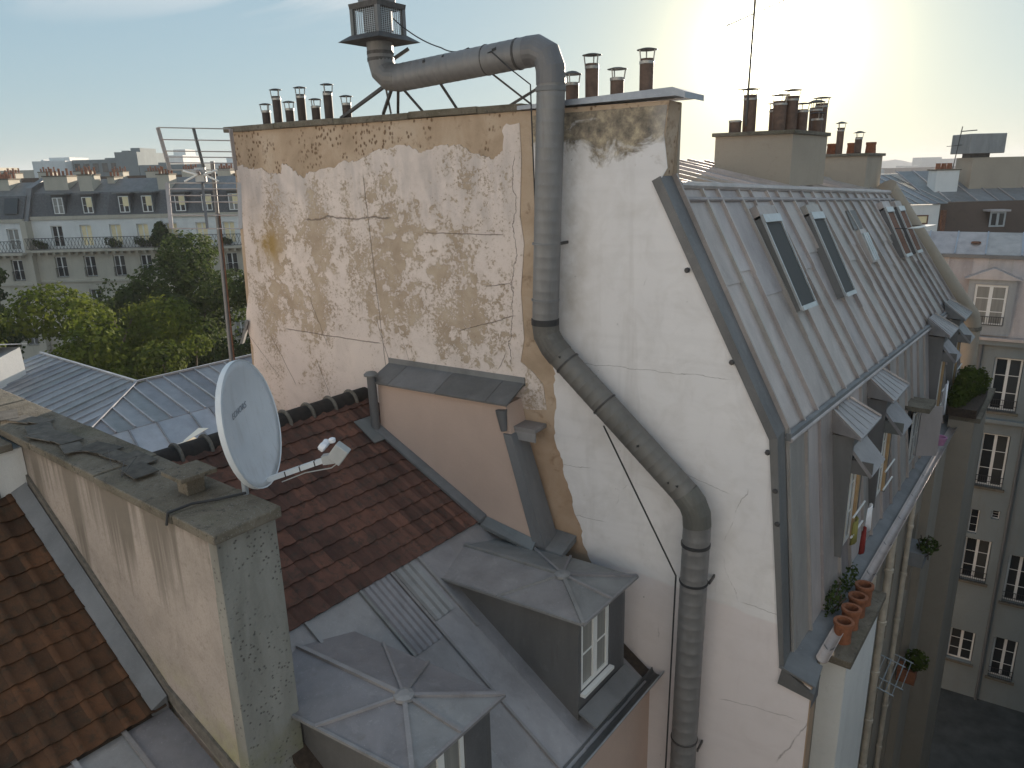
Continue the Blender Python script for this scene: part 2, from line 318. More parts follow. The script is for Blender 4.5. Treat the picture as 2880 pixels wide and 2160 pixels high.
M['flue'] = plain('dark_flue_pipe', (.055, .040, .034), .7, .1, .35, 9, .2, rnd=.2)
M['flue_brown'] = plain('brown_flue_pipe', (.135, .085, .062), .7, .1, .3, 9, .2, rnd=.2)
M['band'] = plain('flue_clamp', (.38, .37, .35), .45, .6, .15)

def leaf_mat(name, a, b):
    n = N(name, .85, 0, .12)
    c = n.ramp(n.noise(.55, 4, .6), [(.3, a), (.7, b)])
    c = n.mix(n.mr(n.noise(7, 2, .5), .4, .8, 0, .5), c, tuple(v * 1.5 for v in b))
    n.col(c)
    tr = n.n.new('ShaderNodeBsdfTranslucent'); n.put(c, tr.inputs['Color'])
    mx = n.n.new('ShaderNodeMixShader'); mx.inputs[0].default_value = .35
    n.l(n.b.outputs[0], mx.inputs[1]); n.l(tr.outputs[0], mx.inputs[2]); n.l(mx.outputs[0], n.n['Material Output'].inputs['Surface'])
    return n.m
M['leaf_bright'] = leaf_mat('plane_tree_leaves', (.055, .085, .012), (.12, .14, .022))
M['leaf_dark'] = leaf_mat('dark_tree_leaves', (.034, .054, .016), (.072, .094, .026))
M['leaf_mid'] = leaf_mat('mid_tree_leaves', (.04, .06, .012), (.08, .10, .02))
M['bark'] = plain('bark', (.09, .07, .05), .95, 0, .3, 8, .6)

# ------------------------------------------------------------------ mesh helpers
class Fr:
    def __init__(s, o, a, b, c): s.o, s.a, s.b, s.c = map(Vector, (o, a, b, c))
    def __call__(s, a, b, c): return s.o + s.a * a + s.b * b + s.c * c
FW = Fr((0, 0, 0), (1, 0, 0), (0, 1, 0), (0, 0, 1))
K = .0976                                                 # party walls meet the facade 5.6 degrees out of square
FG = Fr((0, 9.124, 0), (1, K, 0), (K, -.9952, 0), (0, 0, 1))      # gable: a = world x, b = out of the wall, c = z
r0 = Vector((math.cos(R(YAW)), math.sin(R(YAW)), 0)); f0 = Vector((-math.sin(R(YAW)), math.cos(R(YAW)), 0))
FB = Fr((0, 0, 0), r0, f0, (0, 0, 1))                     # the boulevard's own grid

class MB:
    def __init__(s): s.v = []; s.f = []
    def quad(s, *p):
        i = len(s.v); s.v += [Vector(q) for q in p]; s.f.append(tuple(range(i, i + len(p)))); return s
    def box(s, lo, hi, F=FW):
        i = len(s.v)
        for c in (lo[2], hi[2]):
            for a, b in ((lo[0], lo[1]), (hi[0], lo[1]), (hi[0], hi[1]), (lo[0], hi[1])): s.v.append(F(a, b, c))
        for q in ((3, 2, 1, 0), (4, 5, 6, 7), (0, 1, 5, 4), (1, 2, 6, 5), (2, 3, 7, 6), (3, 0, 4, 7)): s.f.append(tuple(i + k for k in q))
        return s
    def hexa(s, bot, top):
        i = len(s.v); s.v += [Vector(q) for q in bot] + [Vector(q) for q in top]; n = len(bot)
        s.f.append(tuple(i + k for k in reversed(range(n)))); s.f.append(tuple(i + n + k for k in range(n)))
        for k in range(n): s.f.append((i + k, i + (k + 1) % n, i + n + (k + 1) % n, i + n + k))
        return s
    def slab(s, pts, off):
        o = Vector(off); return s.hexa(pts, [Vector(p) + o for p in pts])
    def poly(s, pts2, b0, b1, F):                          # outline in (a,c), extruded along b
        return s.hexa([F(a, b0, c) for a, c in pts2], [F(a, b1, c) for a, c in pts2])
    def tube(s, path, r, n=10, cap=True, close=False):
        P = [Vector(p) for p in path]; rr = r if isinstance(r, (list, tuple)) else [r] * len(P)
        i0 = len(s.v); prev = None
        for k, p in enumerate(P):
            d = (P[min(k + 1, len(P) - 1)] - P[max(k - 1, 0)]).normalized()
            if 0 < k < len(P) - 1:
                d1 = (P[k] - P[k - 1]).normalized(); d2 = (P[k + 1] - P[k]).normalized(); d = (d1 + d2).normalized()
                stretch = 1 / max(.5, d.dot(d1))
            else: stretch = 1
            if prev is None:
                u = d.cross(Vector((0, 0, 1)) if abs(d.z) < .95 else Vector((0, 1, 0))).normalized()
            else:
                u = (prev - d * prev.dot(d)).normalized()
            prev = u; w = d.cross(u)
            for q in range(n):
                t = 2 * math.pi * q / n; s.v.append(p + (u * math.cos(t) + w * math.sin(t)) * rr[k])
        for k in range(len(P) - 1):
            for q in range(n):
                a = i0 + k * n + q; b = i0 + k * n + (q + 1) % n; s.f.append((a, b, b + n, a + n))
        if cap:
            s.f.append(tuple(i0 + q for q in reversed(range(n)))); e = i0 + (len(P) - 1) * n; s.f.append(tuple(e + q for q in range(n)))
        return s
    def lathe(s, o, prof, n=16, axis=(0, 0, 1)):
        o = Vector(o); ax = Vector(axis).normalized(); u = ax.cross(Vector((1, 0, 0)) if abs(ax.x) < .9 else Vector((0, 1, 0))).normalized(); w = ax.cross(u)
        i0 = len(s.v)
        for r, h in prof:
            for q in range(n):
                t = 2 * math.pi * q / n; s.v.append(o + ax * h + (u * math.cos(t) + w * math.sin(t)) * r)
        for k in range(len(prof) - 1):
            for q in range(n):
                a = i0 + k * n + q; b = i0 + k * n + (q + 1) % n; s.f.append((a, b, b + n, a + n))
        s.f.append(tuple(i0 + q for q in reversed(range(n)))); e = i0 + (len(prof) - 1) * n; s.f.append(tuple(e + q for q in range(n)))
        return s
    def bar(s, p, q, w, h=None, up=(0, 0, 1)):
        p, q = Vector(p), Vector(q); d = (q - p).normalized(); u = Vector(up)
        if abs(d.dot(u)) > .97: u = Vector((1, 0, 0))
        sd = d.cross(u).normalized(); u = sd.cross(d); h = h or w
        return s.hexa([p - sd * w / 2 - u * h / 2, p + sd * w / 2 - u * h / 2, p + sd * w / 2 + u * h / 2, p - sd * w / 2 + u * h / 2],
                      [q - sd * w / 2 - u * h / 2, q + sd * w / 2 - u * h / 2, q + sd * w / 2 + u * h / 2, q - sd * w / 2 + u * h / 2])
    def wall(s, F, a0, a1, c0, c1, holes, depth=.18, b=0.0, thick=.3):
        A = sorted({a0, a1} | {h[0] for h in holes} | {h[1] for h in holes}); Cc = sorted({c0, c1} | {h[2] for h in holes} | {h[3] for h in holes})
        A = [x for x in A if a0 <= x <= a1]; Cc = [x for x in Cc if c0 <= x <= c1]
        for i in range(len(A) - 1):
            for j in range(len(Cc) - 1):
                am, cm = (A[i] + A[i + 1]) / 2, (Cc[j] + Cc[j + 1]) / 2
                if any(h[0] < am < h[1] and h[2] < cm < h[3] for h in holes): continue
                s.quad(F(A[i], b, Cc[j]), F(A[i + 1], b, Cc[j]), F(A[i + 1], b, Cc[j + 1]), F(A[i], b, Cc[j + 1]))
        for h in holes:
            for (p, q) in (((h[0], h[2]), (h[1], h[2])), ((h[1], h[2]), (h[1], h[3])), ((h[1], h[3]), (h[0], h[3])), ((h[0], h[3]), (h[0], h[2]))):
                s.quad(F(p[0], b, p[1]), F(q[0], b, q[1]), F(q[0], b + depth, q[1]), F(p[0], b + depth, p[1]))
            s.quad(F(h[0], b + depth, h[2]), F(h[1], b + depth, h[2]), F(h[1], b + depth, h[3]), F(h[0], b + depth, h[3]))
        e = thick
        for p, q in (((a0, c0), (a1, c0)), ((a1, c0), (a1, c1)), ((a1, c1), (a0, c1)), ((a0, c1), (a0, c0))):
            s.quad(F(p[0], b, p[1]), F(q[0], b, q[1]), F(q[0], b + e, q[1]), F(p[0], b + e, p[1]))
        s.quad(F(a0, b + e, c0), F(a0, b + e, c1), F(a1, b + e, c1), F(a1, b + e, c0))
        return s
    def build(s, name, mat, parent=None, smooth=False, recalc=True, bevel=0.0):
        base = Vector((0, 0, 0)); p = parent
        while p is not None: base = base + Vector(p.location); p = p.parent
        me = bpy.data.meshes.new(name)
        loc = Vector((0, 0, 0))
        if parent is None:
            xs = [v.x for v in s.v]; ys = [v.y for v in s.v]; zs = [v.z for v in s.v]
            loc = Vector(((min(xs) + max(xs)) / 2, (min(ys) + max(ys)) / 2, min(zs)))
        me.from_pydata([tuple(v - base - loc) for v in s.v], [], s.f)
        if recalc:
            bm = bmesh.new(); bm.from_mesh(me); bmesh.ops.recalc_face_normals(bm, faces=bm.faces); bm.to_mesh(me); bm.free()
        if smooth:
            for p in me.polygons: p.use_smooth = True
        me.materials.append(M[mat] if isinstance(mat, str) else mat)
        o = bpy.data.objects.new(name, me); COL.objects.link(o); o.location = loc
        if parent is not None: o.parent = parent
        if bevel:
            b = o.modifiers.new('bevel', 'BEVEL'); b.width = bevel; b.segments = 2; b.limit_method = 'ANGLE'
        if smooth:
            try: me.set_sharp_from_angle(angle=R(40))
            except Exception: pass
        return o

def rough_edge(pts, amp, n=4, seed=1):
    rn = random.Random(seed); out = []
    for (a, b), (c, d) in zip(pts, pts[1:]):
        for k in range(n): t = k / n; out.append((a + (c - a) * t + (rn.uniform(-amp, amp) if k else 0), b + (d - b) * t + rn.uniform(-amp, amp)))
    return out + [pts[-1]]
def tag(o, label=None, cat=None, group=None, kind=None):
    if label: o['label'] = label
    if cat: o['category'] = cat
    if group: o['group'] = group
    if kind: o['kind'] = kind
    return o
def thing(name, label, cat, loc, group=None):
    o = bpy.data.objects.new(name, None); COL.objects.link(o); o.location = loc; o.empty_display_size = .2
    return tag(o, label, cat, group)
def lerp(a, b, t): return Vector(a) * (1 - t) + Vector(b) * t

def window(par, F, a0, a1, c0, c1, b, frame='white_paint', glass='glass', rows=3, fw=.05, leaves=2, name='window'):
    if glass == 'glass' and random.random() < .3: glass = 'curtain'
    m = MB(); t = .035
    m.box((a0, b - t, c0), (a0 + fw, b, c1), F).box((a1 - fw, b - t, c0), (a1, b, c1), F)
    m.box((a0 + fw, b - t, c0), (a1 - fw, b, c0 + fw), F).box((a0 + fw, b - t, c1 - fw), (a1 - fw, b, c1), F)
    if leaves == 2: mid = (a0 + a1) / 2; m.box((mid - fw * .8, b - t - .006, c0 + fw), (mid + fw * .8, b, c1 - fw), F)
    for k in range(1, rows):
        c = c0 + (c1 - c0) * k / rows; m.box((a0 + fw, b - t * .7, c - fw * .2), (a1 - fw, b - .002, c + fw * .2), F)
    w = m.build(name, frame, par)
    spans = [(a0 + fw, (a0 + a1) / 2), ((a0 + a1) / 2, a1 - fw)] if leaves == 2 else [(a0 + fw, a1 - fw)]
    for p, q in spans:
        MB().box((p, b - t * .45, c0 + fw * .6), (q, b - t * .3, c1 - fw * .6), F).build('pane', glass, w)
    return w

def cuts(n):                                  # slightly uneven sheet widths, the same for panels and seams
    rn = random.Random(n * 7 + 1); return [(i + (rn.uniform(-.16, .16) if 0 < i < n else 0)) / n for i in range(n + 1)]
def seams(par, top0, top1, bot0, bot1, n, mat, name='standing_seam', w=.035, h=.045, i0=0, stop=0.0):
    top0, top1, bot0, bot1 = map(Vector, (top0, top1, bot0, bot1)); T = cuts(n)
    nm = (top1 - top0).cross(bot0 - top0).normalized()
    if nm.z < 0: nm = -nm
    for i in range(i0, n + 1):
        a = lerp(top0, top1, T[i]); b = lerp(bot0, bot1, T[i])
        if stop:                                  # the wooden roll is capped in two lengths, the upper one lapping
            t = random.uniform(.35, .75)
            MB().bar(a + nm * h * .50, lerp(a, b, t) + nm * h * .50, w * 1.15, h * 1.15, nm).build(name, mat, par)
            MB().bar(lerp(a, b, t - .01) + nm * h * .40, b + nm * h * .40, w, h, nm).build(name, mat, par)
        else: MB().bar(a + nm * h * .45, b + nm * h * .45, w, h, nm).build(name, mat, par)
def panels(par, top0, top1, bot0, bot1, n, mat, name='zinc_panel', split=.0, lap=.007):
    top0, top1, bot0, bot1 = map(Vector, (top0, top1, bot0, bot1)); T = cuts(n)
    nm = (top1 - top0).cross(bot0 - top0).normalized()
    if nm.z < 0: nm = -nm
    for i in range(n):
        a, b = lerp(top0, top1, T[i]), lerp(top0, top1, T[i + 1]); c, d = lerp(bot0, bot1, T[i + 1]), lerp(bot0, bot1, T[i])
        if split:
            t = split + random.uniform(-.12, .12)
            ad, bc = lerp(a, d, t), lerp(b, c, t)
            MB().slab([ad, bc, c, d], -nm * .012).build(name, mat, par)
            q = (a, b, lerp(b, c, t + .015), lerp(a, d, t + .015))
            MB().hexa([p + nm * .003 for p in q], [p + nm * (.003 + lap) for p in q]).build(name, mat, par)
        else:
            MB().slab([a, b, c, d], -nm * .012).build(name, mat, par)

# ================================================================== SETTING
gm = MB().quad((-2500, -2500, 0), (2500, -2500, 0), (2500, 2500, 0), (-2500, 2500, 0)).build('ground', 'ground', recalc=False)
tag(gm, 'dark paved courtyard and street ground', None, kind='structure')
M['hill'] = plain('hazy_hillside', (.10, .11, .10), .95, 0, .2, .02)
hm = MB(); pts = []
for i in range(61):
    s = 250 + i * 16; pts.append((s, 30 * math.exp(-((s - 760) / 260) ** 2) + 2.0 * math.sin(i * 1.7) + 1.5 * math.sin(i * .61) - 6))
for i in range(60):
    (s0, z0), (s1, z1) = pts[i], pts[i + 1]
    hm.hexa([FB(s0, 1500, -1), FB(s1, 1500, -1), FB(s1, 1900, -1), FB(s0, 1900, -1)], [FB(s0, 1560, max(0, z0)), FB(s1, 1560, max(0, z1)), FB(s1, 1800, max(0, z1)), FB(s0, 1800, max(0, z0))])
tag(hm.build('hill', 'hill', smooth=False), 'far hazy hill on the horizon', None, kind='structure')

# ================================================================== BUILDING B: tall block with the gable and the zinc mansard
B = thing('apartment_building', 'tall building with peeling white gable wall and long grey zinc mansard roof', 'building', (-6, 14, 0))
prof = [(-12.5, 21.79), (-4.31, 21.79), (-4.40, 20.84), (-2.76, 17.66), (-2.40, 14.42), (-2.03, 14.30), (-2.03, 0), (-12.75, 0), (-12.75, 17.0)]
MB().poly(prof, -.42, 0, FG).build('gable_wall', 'bare', B)
# white coat, 14 mm proud of the render
coat = [(-6.25, 21.72), (-4.33, 21.74), (-4.36, 21.4), (-4.30, 21.0), (-4.42, 20.80), (-2.80, 17.60), (-2.43, 14.38), (-2.045, 14.26), (-2.045, 0), (-5.25, 0), (-5.27, 15.1),
        (-5.36, 15.32), (-5.45, 15.52), (-5.47, 15.75), (-5.60, 16.02), (-5.66, 16.30), (-5.75, 16.52), (-5.79, 16.80), (-5.90, 17.02), (-5.93, 17.30), (-5.89, 17.62), (-5.93, 17.9), (-5.90, 18.15), (-6.02, 18.4), (-6.12, 18.8), (-6.2, 19.5), (-6.16, 20.3), (-6.22, 21.0)]
coat = coat[:10] + rough_edge(coat[10:], .018, 4, 5)
MB().poly(coat, 0, .014, FG).build('white_coat', 'white_coat', B)['label'] = 'smooth white painted render'
jag = [(-12.48, 21.19), (-12.3, 21.22), (-12.1, 21.16), (-11.95, 21.15), (-11.8, 21.17), (-11.62, 21.08), (-11.41, 21.05), (-11.3, 21.04), (-11.27, 21.22), (-11.15, 21.2), (-11.02, 21.14), (-10.88, 21.02), (-10.75, 20.97), (-10.66, 21.06), (-10.5, 21.07), (-10.3, 21.12), (-10.02, 21.14), (-9.8, 21.22), (-9.6, 21.22), (-9.46, 21.23), (-9.3, 21.31), (-9.07, 21.38), (-8.85, 21.38), (-8.63, 21.43), (-8.45, 21.42), (-8.3, 21.35), (-8.15, 21.31), (-8.0, 21.34), (-7.81, 21.42), (-7.66, 21.38), (-7.5, 21.39), (-7.36, 21.33), (-7.18, 21.25), (-7.0, 21.2), (-6.88, 21.19), (-6.78, 21.24), (-6.72, 21.3), (-6.70, 21.62), (-6.44, 21.64)]
jag = rough_edge(jag, .022)
peel = jag + [(-6.42, 21.2), (-6.46, 20.4), (-6.40, 20.0), (-6.47, 19.3), (-6.43, 18.6), (-6.50, 18.25), (-6.30, 18.12), (-6.12, 17.95), (-6.06, 17.55), (-6.3, 17.52), (-6.55, 17.5), (-6.7, 15.9), (-12.72, 15.9), (-12.7, 17.2), (-12.62, 17.8), (-12.74, 18.2), (-12.70, 18.5), (-12.55, 18.9), (-12.48, 20.2)]
MB().poly(peel, 0, .012, FG).build('peeling_coat', 'peel_coat', B)['label'] = 'old pinkish paint flaking off in brown patches'
# copings
for i, (a0, a1, j) in enumerate(((-12.64, -11.3, .0), (-11.3, -9.9, .006), (-9.9, -8.35, -.004), (-8.35, -7.1, .008), (-7.1, -6.36, .0))):
    MB().box((a0 + .004, -.52, 21.79 + j), (a1 - .004, .07, 21.885 + j), FG).build('coping_slab', 'concrete', B, bevel=.012)
MB().poly([(-6.42, 21.80), (-4.20, 21.83), (-4.08, 21.80), (-4.08, 21.87), (-4.24, 21.93), (-6.42, 21.85)], -.60, .10, FG).build('zinc_coping', 'zinc_light', B)
# attic chimney mass behind the coping
MB().poly([(-12.45, 20.9), (-4.33, 20.9), (-4.33, 21.79), (-12.45, 21.79)], -.50, -.425, FG).build('stack_back', 'chimney_render', B)

U0, U1, L0, L1 = Vector((-4.34, 9.13, 20.72)), Vector((-4.29, 21.4, 20.2)), Vector((-2.74, 9.22, 17.58)), Vector((-2.74, 24.0, 17.07))
Q0, Q1 = Vector((-6.6, 8.95, 21.30)), Vector((-6.6, 19.5, 20.95))
E0, E1 = Vector((-2.40, 9.24, 14.42)), Vector((-2.34, 24.1, 14.45))
nT = (U1 - U0).cross(L0 - U0).normalized(); nT = nT if nT.z > 0 else -nT
NP = 20
panels(B, U0, U1, L0, L1, NP, 'zinc', split=.42, lap=.016)
seams(B, U0, U1, L0, L1, NP, 'zinc', w=.04, h=.06, i0=1, stop=1)
panels(B, Q0, Q1, U0 + Vector((0, 0, .03)), U1 + Vector((0, 0, .03)), 14, 'zinc')
seams(B, Q0, Q1, U0 + Vector((0, 0, .03)), U1 + Vector((0, 0, .03)), 14, 'zinc', w=.04, h=.05, i0=1)
panels(B, L0 + Vector((.02, 0, -.05)), L1 + Vector((.02, 0, -.05)), E0, E1, NP, 'zinc')
seams(B, L0 + Vector((.02, 0, -.08)), L1 + Vector((.02, 0, -.08)), E0, E1, NP, 'zinc', w=.04, h=.05, i0=1)
MB().tube([U0 + Vector((0, .0, .06)), U1 + Vector((0, 0, .06))], .055, 8).build('break_roll', 'zinc', B, smooth=True)
MB().tube([U0 + Vector((.10, .0, -.12)), U1 + Vector((.10, 0, -.12))], .035, 8).build('break_roll', 'zinc', B, smooth=True)
MB().bar(L0 + Vector((.03, 0, .02)), L1 + Vector((.03, 0, .02)), .07, .10).build('break_flashing', 'lead', B)
MB().tube([L0 + Vector((.06, 0, -.02)), L1 + Vector((.06, 0, -.02))], .032, 8).build('break_roll', 'zinc', B, smooth=True)
# verge strip capping the wall edge
vp = [(-4.46, 20.86), (-2.80, 17.68), (-2.44, 14.44)]
def vpt(i, b, up): 
    a, c = vp[i]; nx = (.885, .82, .5)[i] * up; nz = (.46, .30, .05)[i] * up; return FG(a + nx, b, c + nz)
for i in range(2):
    MB().hexa([vpt(i, .05, -.03), vpt(i + 1, .05, -.03), vpt(i + 1, -.44, -.03), vpt(i, -.44, -.03)], [vpt(i, .05, .09), vpt(i + 1, .05, .09), vpt(i + 1, -.44, .09), vpt(i, -.44, .09)]).build('verge_strip', 'zinc_dark', B)
for i in range(2):
    MB().bar(vpt(i, -.40, .12), vpt(i + 1, -.40, .12), .05, .06).build('verge_roll', 'zinc', B)
MB().poly([(-2.46, 14.20), (-2.00, 14.10), (-1.99, 14.20), (-2.42, 14.46)], -.42, .06, FG).build('verge_foot', 'zinc_dark', B)
for (a, c) in ((-3.98, 19.75), (-3.35, 18.62), (-2.70, 17.0), (-2.64, 16.55), (-2.83, 17.5)):
    MB().lathe(FG(a, .03, c), [(.0, 0), (.035, 0), (.035, .03), (.02, .05), (0, .05)], 8, FG.b).build('wall_anchor', 'steel', B)
MB().poly([(-2.46, 14.455), (-1.98, 14.31), (-1.98, 14.335), (-2.44, 14.49)], -.44, .07, FG).build('verge_tray', 'lead', B)
# facade and courtyard face
Ff = Fr((-2.2, 0, 0), (0, 1, 0), (-1, 0, 0), (0, 0, 1))       # a = y, b = into the wall, c = z
holes = []
for fl in range(4):
    for k in range(5): holes.append((12.4 + k * 2.35, 13.3 + k * 2.35, 11.1 - fl * 3.1, 13.2 - fl * 3.1))
MB().wall(Ff, 9.3, 24.2, 0, 14.25, holes, .22).build('facade_wall', 'facade_cream', B)
for h in holes: window(B, Ff, h[0] + .03, h[1] - .03, h[2] + .03, h[3] - .03, .19, 'grey_paint')
MB().box((-2.6, 8.97, 13.9), (-2.03, 9.3, 14.28)).build('eaves_block', 'lead', B)
MB().slab([(-2.40, 9.3, 14.42), (-2.12, 9.3, 14.33), (-2.12, 24.1, 14.36), (-2.34, 24.1, 14.45)], (0, 0, -.06)).build('gutter_bed', 'lead', B)
gp = MB()
for i in range(9):
    t = math.pi * i / 8; y, z = -math.cos(t) * .085, -math.sin(t) * .085
    gp.v += [Vector((-2.06 + y, 9.45, 14.40 + z)), Vector((-2.06 + y, 24.15, 14.44 + z))]
for i in range(8): gp.f.append((2 * i, 2 * i + 1, 2 * i + 3, 2 * i + 2))
gut = gp.build('gutter', 'zinc', B, smooth=True); sm = gut.modifiers.new('t', 'SOLIDIFY'); sm.thickness = .008
for k in range(12): MB().tube([(-2.145, 9.8 + k * 1.24, 14.40), (-2.06, 9.8 + k * 1.24, 14.305), (-1.975, 9.8 + k * 1.24, 14.40)], .009, 6).build('gutter_bracket', 'lead', B)
# projecting far bay and string courses
MB().box((-2.2, 18.3, 0), (-2.02, 19.9, 14.2)).build('facade_pier', 'facade_cream', B)
MB().box((-2.2, 21.0, 0), (-1.62, 24.2, 14.6)).build('projecting_bay', 'facade_cream', B)
MB().box((-2.2, 21.0, 14.6), (-1.50, 24.3, 14.72)).build('bay_cornice', 'concrete', B)

# small zinc dormers on the brisis
def brisis_dormer(y, s=1.0):
    x0 = -2.62; z0 = 15.0; z1 = 17.02
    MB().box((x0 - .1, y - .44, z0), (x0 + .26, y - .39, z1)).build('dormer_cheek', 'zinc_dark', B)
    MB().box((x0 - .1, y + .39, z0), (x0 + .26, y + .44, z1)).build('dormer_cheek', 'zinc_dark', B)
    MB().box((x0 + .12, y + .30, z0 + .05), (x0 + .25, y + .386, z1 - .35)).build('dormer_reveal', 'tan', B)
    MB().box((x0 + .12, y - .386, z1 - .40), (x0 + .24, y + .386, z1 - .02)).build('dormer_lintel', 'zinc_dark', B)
    rf = MB(); bk = [Vector((-2.76, y - .42, 17.42)), Vector((-2.76, y + .42, 17.42))]; fr = [Vector((-2.22, y + .66, 17.08)), Vector((-2.22, y - .66, 17.08))]
    rf.slab(bk + fr, (0, 0, -.03)); rf.quad(bk[0], fr[1], (-2.7, y - .44, 17.05)); rf.quad(bk[1], fr[0], (-2.7, y + .44, 17.05))
    r = rf.build('dormer_roof', 'zinc_a', B)
    for q in (-.63, .63): MB().bar((-2.75, y + q * .64, 17.445), (-2.225, y + q, 17.105), .03, .03).build('roof_roll', 'zinc', r)
    for k in range(4): MB().bar((-2.74, y - .25 + k * .17, 17.425), (-2.24, y - .4 + k * .27, 17.095), .010, .008).build('roof_seam', 'zinc_a', r)
    hd = MB().slab([(-2.40, y - .40, 16.86), (-2.40, y + .40, 16.86), (-2.05, y + .44, 16.46), (-2.05, y - .44, 16.46)], (-.03, 0, -.04))
    hd.build('window_hood', 'zinc_a', B)
    MB().box((-2.40, y - .41, 16.44), (-2.06, y - .39, 16.66)).build('hood_side', 'zinc_dark', B)
    Fd = Fr((x0 + .17, 0, 0), (0, 1, 0), (-1, 0, 0), (0, 0, 1))
    window(B, Fd, y - .36, y + .29, z0 + .05, z1 - .42, 0.0, 'white_paint', 'curtain', 3)
    for k in range(2): MB().tube([(-2.26, y - .36, 15.35 + k * .35), (-2.26, y + .36, 15.35 + k * .35)], .016, 8).build('railing_bar', 'white_paint', B)
for y in (11.75, 13.95, 19.9, 22.3): brisis_dormer(y)
# a plain casement with a raised hood between the dormers
MB().box((-2.62, 16.7, 15.95), (-2.1, 17.5, 16.05)).build('window_hood', 'concrete', B)
Fd = Fr((-2.40, 0, 0), (0, 1, 0), (-1, 0, 0), (0, 0, 1))
window(B, Fd, 16.75, 17.45, 14.7, 15.9, 0, 'grey_paint', 'glass', 2)
MB().slab([(-2.35, 17.48, 14.7), (-1.98, 17.75, 14.7), (-1.98, 17.75, 15.85), (-2.35, 17.48, 15.85)], (-.02, .02, 0)).build('open_shutter', 'zinc', B)

# roof windows
uB = (U0 - L0).normalized(); uA = (L1 - L0).normalized(); FT = Fr(L0, uA, uB, nT)
def roof_window(a0, a1, b0, b1, label, mat='screen', h=.13):
    o = thing('roof_window', label, 'skylight', FT((a0 + a1) / 2, b0, 0), 'skylights in the zinc slope')
    MB().box((a0, b0, -.02), (a1, b1, h), FT).build('kerb', 'zinc_dark', o)
    e = .022
    for q in ((a0 - .01, b0, a0 + e, b1), (a1 - e, b0, a1 + .01, b1)): MB().box((q[0], q[1], h), (q[2], q[3], h + .035), FT).build('side_rail', 'alu', o)
    MB().box((a0 - .012, b1 - .09, h + .002), (a1 + .012, b1 + .04, h + .05), FT).build('head_cover', 'alu', o)
    MB().box((a0 - .015, b1 + .041, -.02), (a1 + .015, b1 + .20, h + .01), FT).build('back_gutter', 'zinc', o)
    MB().box((a0 + e, b0 + .06, h + .004), (a1 - e, b1 - .10, h + .014), FT).build('screen', mat, o)
    MB().box((a0 + e, b0 - .02, h + .001), (a1 - e, b0 + .055, h + .045), FT).build('foot_rail', 'alu', o)
roof_window(2.10, 2.85, 1.48, 3.00, 'largest dark screened skylight, nearest the white gable verge')
roof_window(4.50, 5.20, 1.42, 2.98, 'dark screened skylight beside the nearest one, second from the gable')
roof_window(10.35, 11.10, 1.75, 2.98, 'reddish dark skylight near the far end of the zinc slope', 'rust')
roof_window(11.75, 12.45, 1.75, 2.98, 'farthest skylight on the zinc slope beside the round flue', 'rust')
v = thing('roof_vent', 'small silver louvred hatch between the dark skylights', 'hatch', FT(7.7, 1.8, 0))
MB().box((7.5, 1.85, -.02), (8.0, 2.6, .10), FT).build('kerb', 'zinc', v)
for k in range(3): MB().box((7.53 + k * .15, 1.88, .10), (7.65 + k * .15, 2.5, .135), FT).build('lid_strip', 'alu', v)
MB().box((7.35, 2.62, -.02), (8.05, 3.05, .05), FT).build('upper_kerb', 'zinc_dark', v)
v = thing('roof_step', 'open skylight sash tilted out above the far zinc seams', 'skylight', FT(11, 1.7, .2))
MB().slab([FT(10.2, 2.35, .42), FT(12.7, 2.35, .42), FT(12.7, 2.25, .62), FT(10.2, 2.25, .62)], nT * .03).build('sash', 'alu', v)
for a in (10.4, 12.5): MB().bar(FT(a, 2.5, .1), FT(a, 2.3, .5), .02).build('stay', 'steel', v)

# ---- chimney stacks on top of B
def stack(name, label, fr_pts, z0, z1, cap=.07, mat='chimney_render'):
    o = thing(name, label, 'chimney', (sum(p[0] for p in fr_pts) / 4, sum(p[1] for p in fr_pts) / 4, z0))
    P = [Vector((p[0], p[1], 0)) for p in fr_pts]; cen = sum(P, Vector()) / 4
    MB().hexa([p + Vector((0, 0, z0)) for p in P], [p + Vector((0, 0, z1 - cap)) for p in P]).build('body', mat, o)
    big = [cen + (p - cen) * 1.0 + (p - cen).normalized() * .09 for p in P]
    MB().hexa([p + Vector((0, 0, z1 - cap)) for p in big], [p + Vector((0, 0, z1)) for p in big]).build('cap', 'concrete', o, bevel=.01)
    return o
stack('chimney_stack', 'wide beige chimney stack glowing against the sun, crowded with flue pipes', ((-6.05, 14.25), (-4.62, 14.40), (-4.62, 16.6), (-6.05, 16.45)), 20.6, 21.62)
stack('chimney_stack', 'farther beige chimney stack with three hooded flues, right of the crowded one', ((-6.4, 20.3), (-4.70, 20.46), (-4.70, 22.1), (-6.4, 21.95)), 20.2, 21.24)

